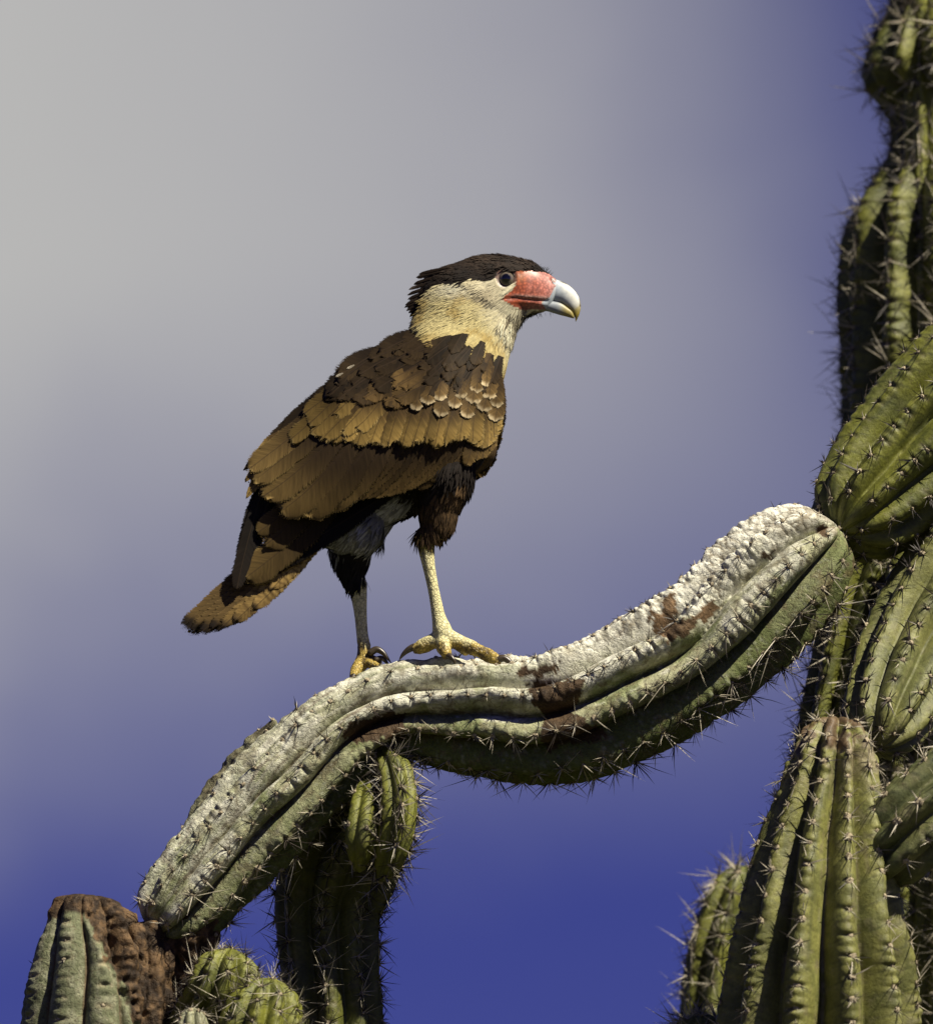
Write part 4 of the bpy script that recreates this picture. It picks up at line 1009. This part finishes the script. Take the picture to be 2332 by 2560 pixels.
    # ---------------- folded wings
    def wing_form():
        st = catmull(np.array([(1240,960,1246,1070),(1225,925,1235,1125),(1180,890,1190,1150),(1110,862,1130,1160),(1040,862,1050,1190),(960,885,980,1215),(880,915,900,1225),(800,965,830,1245),(745,1030,770,1255),(690,1105,715,1250),(650,1160,670,1230),(640,1190,650,1215)], float), 5)
        n = 16; V_ = []; 
        for s_ in st:
            t = np.linspace(0.02, 0.98, n); xx = s_[0] + (s_[2] - s_[0]) * t; yy = s_[1] + (s_[3] - s_[1]) * t
            e = np.minimum(t, 1 - t) ; rnd = (1 - np.sqrt(np.clip(1 - (1 - np.clip(e / 0.15, 0, 1)) ** 2, 0, 1))) * 14
            D = wdepth(xx, yy) + 5 + rnd
            V_.append(at(xx, yy, D * K)); V_.append(at(xx[::-1], yy[::-1], np.maximum(D[::-1] + 18, -30 + 0 * D) * K))
        V_ = np.vstack(V_); nr = len(st); f = grid_faces(nr, 2 * n, True).tolist(); a = len(V_)
        f.append(list(range(2 * n))[::-1]); f.append([(nr - 1) * 2 * n + j for j in range(2 * n)])
        return V_, f
    V_, f = wing_form()
    wing = mesh_obj('wing', V_, f, PLUM, bird, col=np.tile([0.10, 0.062, 0.026], (len(V_), 1))); wing['_o'] = bird.location
    WF = []
    def FE(*a, **k): WF.append(feather(wing, *a, **k))
    rr = np.random.default_rng(3)
    # secondaries and tertials, innermost on top
    T_ = [((845,985),(614,1176),32,.05),((852,1015),(628,1204),36,.05),((875,1050),(655,1245),50,.06),((905,1070),(700,1284),52,.07),((945,1078),(752,1292),50,.08),((985,1080),(812,1270),44,.08)]
    for i, (b0, t0, w0, bd) in enumerate(T_):
        FE(b0, t0, w0, 'tert', bend=-bd, lift=(6 - 0.5 * i, 14 - 1.6 * i), tilt=-0.6, point=0.12, rag=1.6, dk=1.0 + 0.08 * (i > 2), seed=20 + i)
    tb = pl([(1030,1085),(1170,1090)], 9); tt = pl([(858,1252),(905,1246),(965,1240),(1010,1222),(1050,1196)], 9)
    for i in range(9):
        FE(tuple(tb[i]), tuple(tt[i]), 22, 'sec', bend=-0.07, lift=(3 - 0.3 * i, 4.5 - 0.45 * i), tilt=-0.9, point=0.35, seed=40 + i)
    FE((1180,1110), (1040,1224), 17, 'sec', bend=-0.05, lift=(-3, 0), point=0.3, seed=60); FE((1185,1105), (1075,1205), 16, 'sec', bend=-0.05, lift=(-2, 1), point=0.3, seed=61)
    FE((1190,1100), (1100,1190), 15, 'sec', bend=-0.05, lift=(-1, 2), point=0.3, seed=62)
    # long dark feathers of the back edge, smoothing the outline
    for b0, t0, w0, q in (((990,885),(842,955),20,.8),((935,908),(775,1010),22,.6),((860,945),(705,1082),22,.55),((800,985),(655,1138),20,.7),((760,1030),(628,1172),20,.9)):
        FE(b0, t0, w0, 'dark', bend=0.05, lift=(-4, 1), point=0.3, dk=q, rag=1.4)
    # wisps at the wing end
    for b0, t0, w0 in (((660,1130),(607,1177),9),((655,1180),(614,1248),13),((650,1160),(612,1206),12),((668,1190),(622,1232),12),((700,1080),(640,1130),14)):
        FE(b0, t0, w0, 'gold', lift=(3, 7), point=0.9, dk=1.15)
    # greater coverts: the golden band
    gb = pl([(880,955),(940,975),(1030,985),(1120,985),(1200,975)], 14); gt = pl([(806,1088),(850,1104),(930,1114),(985,1117),(1050,1112),(1100,1116),(1176,1104)], 14)
    for i in range(14):
        j = rr.normal(0, 4, 4)
        FE((gb[i][0] + j[0], gb[i][1] + j[1]), (gt[i][0] + j[2], gt[i][1] + j[3]), 29, 'gold', bend=rr.uniform(0.02, 0.10), lift=(7 + 0.2 * i, 10.5 + 0.3 * i), tilt=-0.6, rag=2.0, dk=rr.uniform(0.75, 1.15), seed=80 + i)
    sb = pl([(1190,985),(1215,965),(1230,945)], 9); stp = pl([(1178,1112),(1200,1126),(1224,1116),(1241,1085),(1245,1050)], 9)
    for i in range(9):
        FE(tuple(sb[i]), tuple(stp[i]), 17, 'gold', bend=-0.06, lift=(9, 15), tilt=-0.8, dk=rr.uniform(0.6, 0.85), seed=100 + i)
    for b0, t0 in (((1190,1080),(1166,1166)),((1205,1080),(1190,1152)),((1216,1075),(1206,1148)),((1228,1060),(1224,1128))):
        FE(b0, t0, 20, 'sec', lift=(4, 9), tilt=-0.6, point=0.2)
    # long tan scapulars at the left
    for i, (b0, t0, w0, q) in enumerate([((890,940),(768,1064),26,.55),((865,965),(722,1104),25,.65),((905,950),(775,1085),30,1.0),((930,965),(800,1100),30,1.0),((885,935),(756,1036),22,.45),((940,930),(830,1040),30,.65),((960,960),(850,1080),30,1.0),((985,960),(890,1075),28,.95)]):
        FE(b0, t0, w0, 'gold', bend=-0.03, lift=(9, 17 - 0.6 * i), tilt=-0.5, rag=2.2, dk=q * 0.9, seed=120 + i)
    # median coverts with pale tips
    for i, (tx, ty) in enumerate([(1038,1029),(1099,1044),(1134,1022),(1166,1047),(1206,1031),(1190,986),(1236,1056),(1150,998),(1096,1003),(1066,1014),(1222,1000),(1238,1020),(1180,1012),(1215,968),(1010,1015),(975,1020)]):
        FE((tx + 12 + rr.normal(0, 5), ty - 86), (tx, ty), 21 + rr.normal(0, 2.5), 'med' if i < 14 else 'scap', lift=(13, 17), tilt=rr.uniform(-1, 1) * 0.3, seed=140 + i, dk=rr.uniform(0.75, 1.0))
    # dark mantle, lesser coverts and scapulars
    reg = [(1190,876),(1134,844),(1076,836),(1000,853),(930,888),(890,912),(850,945),(840,985),(850,1000),(900,985),(1000,985),(1100,975),(1200,965),(1240,975),(1242,940),(1225,912)]
    k = 0
    for row, yy in enumerate(np.arange(840, 1005, 23)):
        for xx in np.arange(800 + (row % 2) * 20, 1250, 40):
            X_, Y_ = xx + rr.normal(0, 8), yy + rr.normal(0, 6)
            if not inpoly(np.array([X_]), np.array([Y_]), reg)[0]: continue
            sh = sst(X_, 1020, 1220); lf = 1 - sst(X_, 850, 960)
            dx = -0.90 * (1 - sh) - 0.40 * sh + 0.14 * lf + rr.normal(0, 0.06); dy = 0.44 * (1 - sh) + 0.88 * sh + 0.18 * lf + rr.normal(0, 0.06)
            Ln = rr.uniform(110, 145) - 62 * sh; W0 = rr.uniform(27, 34) - 13 * sh; dpt = sst(Y_ - np.interp(X_, [760, 900, 1100, 1250], [985, 890, 845, 930]), 35, 120)
            b0 = (X_ - dx * Ln * 0.6, Y_ - dy * Ln * 0.6); t0 = (X_ + dx * Ln * 0.4, Y_ + dy * Ln * 0.4)
            FE(b0, t0, W0, 'dark' if rr.random() > dpt * 0.8 else 'scap', bend=rr.uniform(0.0, 0.07), lift=(12 , 15.5 + 1.2 * rr.random()), tilt=rr.uniform(-0.5, 0.1), na=18, nc=11, seed=200 + k, dk=rr.uniform(0.7, 1.3) * (0.55 + 0.45 * sst(X_, 830, 900)), rag=2.0, point=rr.uniform(0, 0.25)); k += 1
    # pale flecks on the back edge
    for (tx, ty) in ((838,942),(866,922)): FE((tx + 20, ty - 10), (tx, ty), 3, 'white', lift=(20, 22), na=8, nc=5, point=0.6, dk=0.7)
    # the far wing, mirrored about the bird's plane
    def mirror(o, parent):
        c = o.copy(); COL.objects.link(c); c.parent = parent; c.matrix_parent_inverse = Matrix.Identity(4)
        S = Matrix.Diagonal((1, -1, 1, 1)); Mw = S
        c.matrix_basis = Matrix.Translation(-Vector(bird.location)) @ Mw if parent == bird else Matrix.Identity(4)
        if parent != bird: c.matrix_parent_inverse = Matrix.Identity(4); c.matrix_basis = Matrix.Identity(4)
        return c
    w2 = mirror(wing, bird)
    for o in WF: mirror(o, w2)
    # ---------------- primaries showing beyond the wing
    prim = mesh_obj('primaries', *tube([(900,1235,-60,26),(800,1275,-55,26),(720,1300,-48,16)]), PLUM, bird, col=(0.018, 0.014, 0.011))
    prim['_o'] = bird.location
    dp = lambda z, s=0.0: (lambda X, Y: z + (X - 700) * s + 0 * Y)
    feather(prim, (1000,1215), (622,1440), 36, 'black', bend=-0.02, depth=dp(-62, -0.12), point=0.3, lift=(0, 0), seed=301)
    feather(prim, (940,1225), (598,1462), 34, 'black', bend=-0.04, depth=dp(-54, -0.10), point=0.3, lift=(0, 0), seed=302)
    feather(prim, (880,1215), (607,1452), 46, 'tert', bend=-0.03, depth=dp(-70, -0.08), point=0.25, lift=(0, 0), seed=303, dk=0.8)
    feather(prim, (800,1230), (662,1368), 42, 'tert', bend=-0.03, depth=dp(-76, -0.08), point=0.1, lift=(0, 0), seed=304, dk=0.8)
    feather(prim, (780,1225), (640,1335), 30, 'tert', bend=-0.03, depth=dp(-79, -0.08), point=0.2, lift=(0, 0), seed=308, dk=0.7)
    feather(prim, (668,1190), (590,1480), 24, 'black', bend=0.03, depth=dp(-66), point=0.5, lift=(0, 0), seed=305, dk=1.1)
    feather(prim, (690,1210), (602,1455), 26, 'black', bend=0.03, depth=dp(-64), point=0.4, lift=(0, 0), seed=306)
    feather(prim, (655,1200), (605,1400), 22, 'black', bend=0.03, depth=dp(-60), point=0.3, lift=(0, 0), seed=307, dk=1.5)
    feather(prim, (905,1222), (872,1262), 9, 'white', depth=dp(-100), lift=(0, 0), seed=309, na=8, nc=5, dk=0.9)
    feather(prim, (880,1258), (838,1318), 8, 'white', depth=dp(-66), lift=(0, 0), point=0.8, seed=310, na=8, nc=5, dk=0.5)
    # ---------------- tail
    tl = mesh_obj('tail', *tube([(830,1260,0,38),(760,1310,0,34),(690,1360,0,22)]), PLUM, bird, col=(0.03, 0.02, 0.014))
    tl['_o'] = bird.location
    for i, (b0, t0, w0, stl, z, dk) in enumerate([((790,1248),(449,1573),20,'tail',-4,1.0),((795,1258),(462,1582),20,'tail',-6,.9),((800,1270),(474,1590),20,'tail',-8,.95),((803,1284),(495,1588),20,'tail',-10,1.05),
            ((806,1298),(522,1582),20,'tail',-12,1.15),((808,1312),(552,1572),20,'barred',-14,.9),((812,1330),(580,1560),21,'barred',-16,1.0),((816,1342),(628,1526),20,'barred',-18,1.15),
            ((812,1330),(672,1478),22,'barred',-20,1.3),((808,1318),(712,1425),24,'barred',-22,1.35),((812,1322),(748,1392),22,'barred',-24,1.45),
            ((800,1262),(470,1580),26,'tail',14,.8),((800,1280),(530,1572),26,'tail',20,.8),((805,1300),(590,1550),25,'tail',26,.8),((812,1325),(650,1505),24,'barred',32,.8)]):
        feather(tl, b0, t0, w0, stl, bend=-0.02, depth=dp(z - 36), lift=(0, 0), tilt=0.5, point=0.45, dk=dk, seed=320 + i, rag=2.0, na=34)

def extra_mats():
    global EYE, LID, HORN, CLAW
    EYE, t, b = mat('eye', 0.04, 0.6); t.links.new(attr_color(t), b.inputs['Base Color']); b.inputs['Coat Weight'].default_value = 1.0; b.inputs['Coat Roughness'].default_value = 0.02
    LID = flat_mat('eyelid', (0.055, 0.036, 0.03), 0.5)
    HORN, t, b = mat('beak_horn', 0.45, 0.4); pos = objcoord(t); n = tnoise(t, 150, 4, pos)
    t.links.new(mixrgb(t, 'MULTIPLY', 1.0, attr_color(t), ramp(t, n, [(0.3, 0.8), (0.7, 1.1)])), b.inputs['Base Color']); bump(t, b, n, 0.2, 0.0006)
    CLAW = flat_mat('claw_horn', (0.075, 0.055, 0.03), 0.35, 0.5, 200, 0.4)
extra_mats()
build_ground()
build_cacti()
build_bird()
for o in bpy.data.objects:
    if '_o' in o: del o['_o']
SC.cycles.samples = 96
SC.cycles.diffuse_bounces = 1
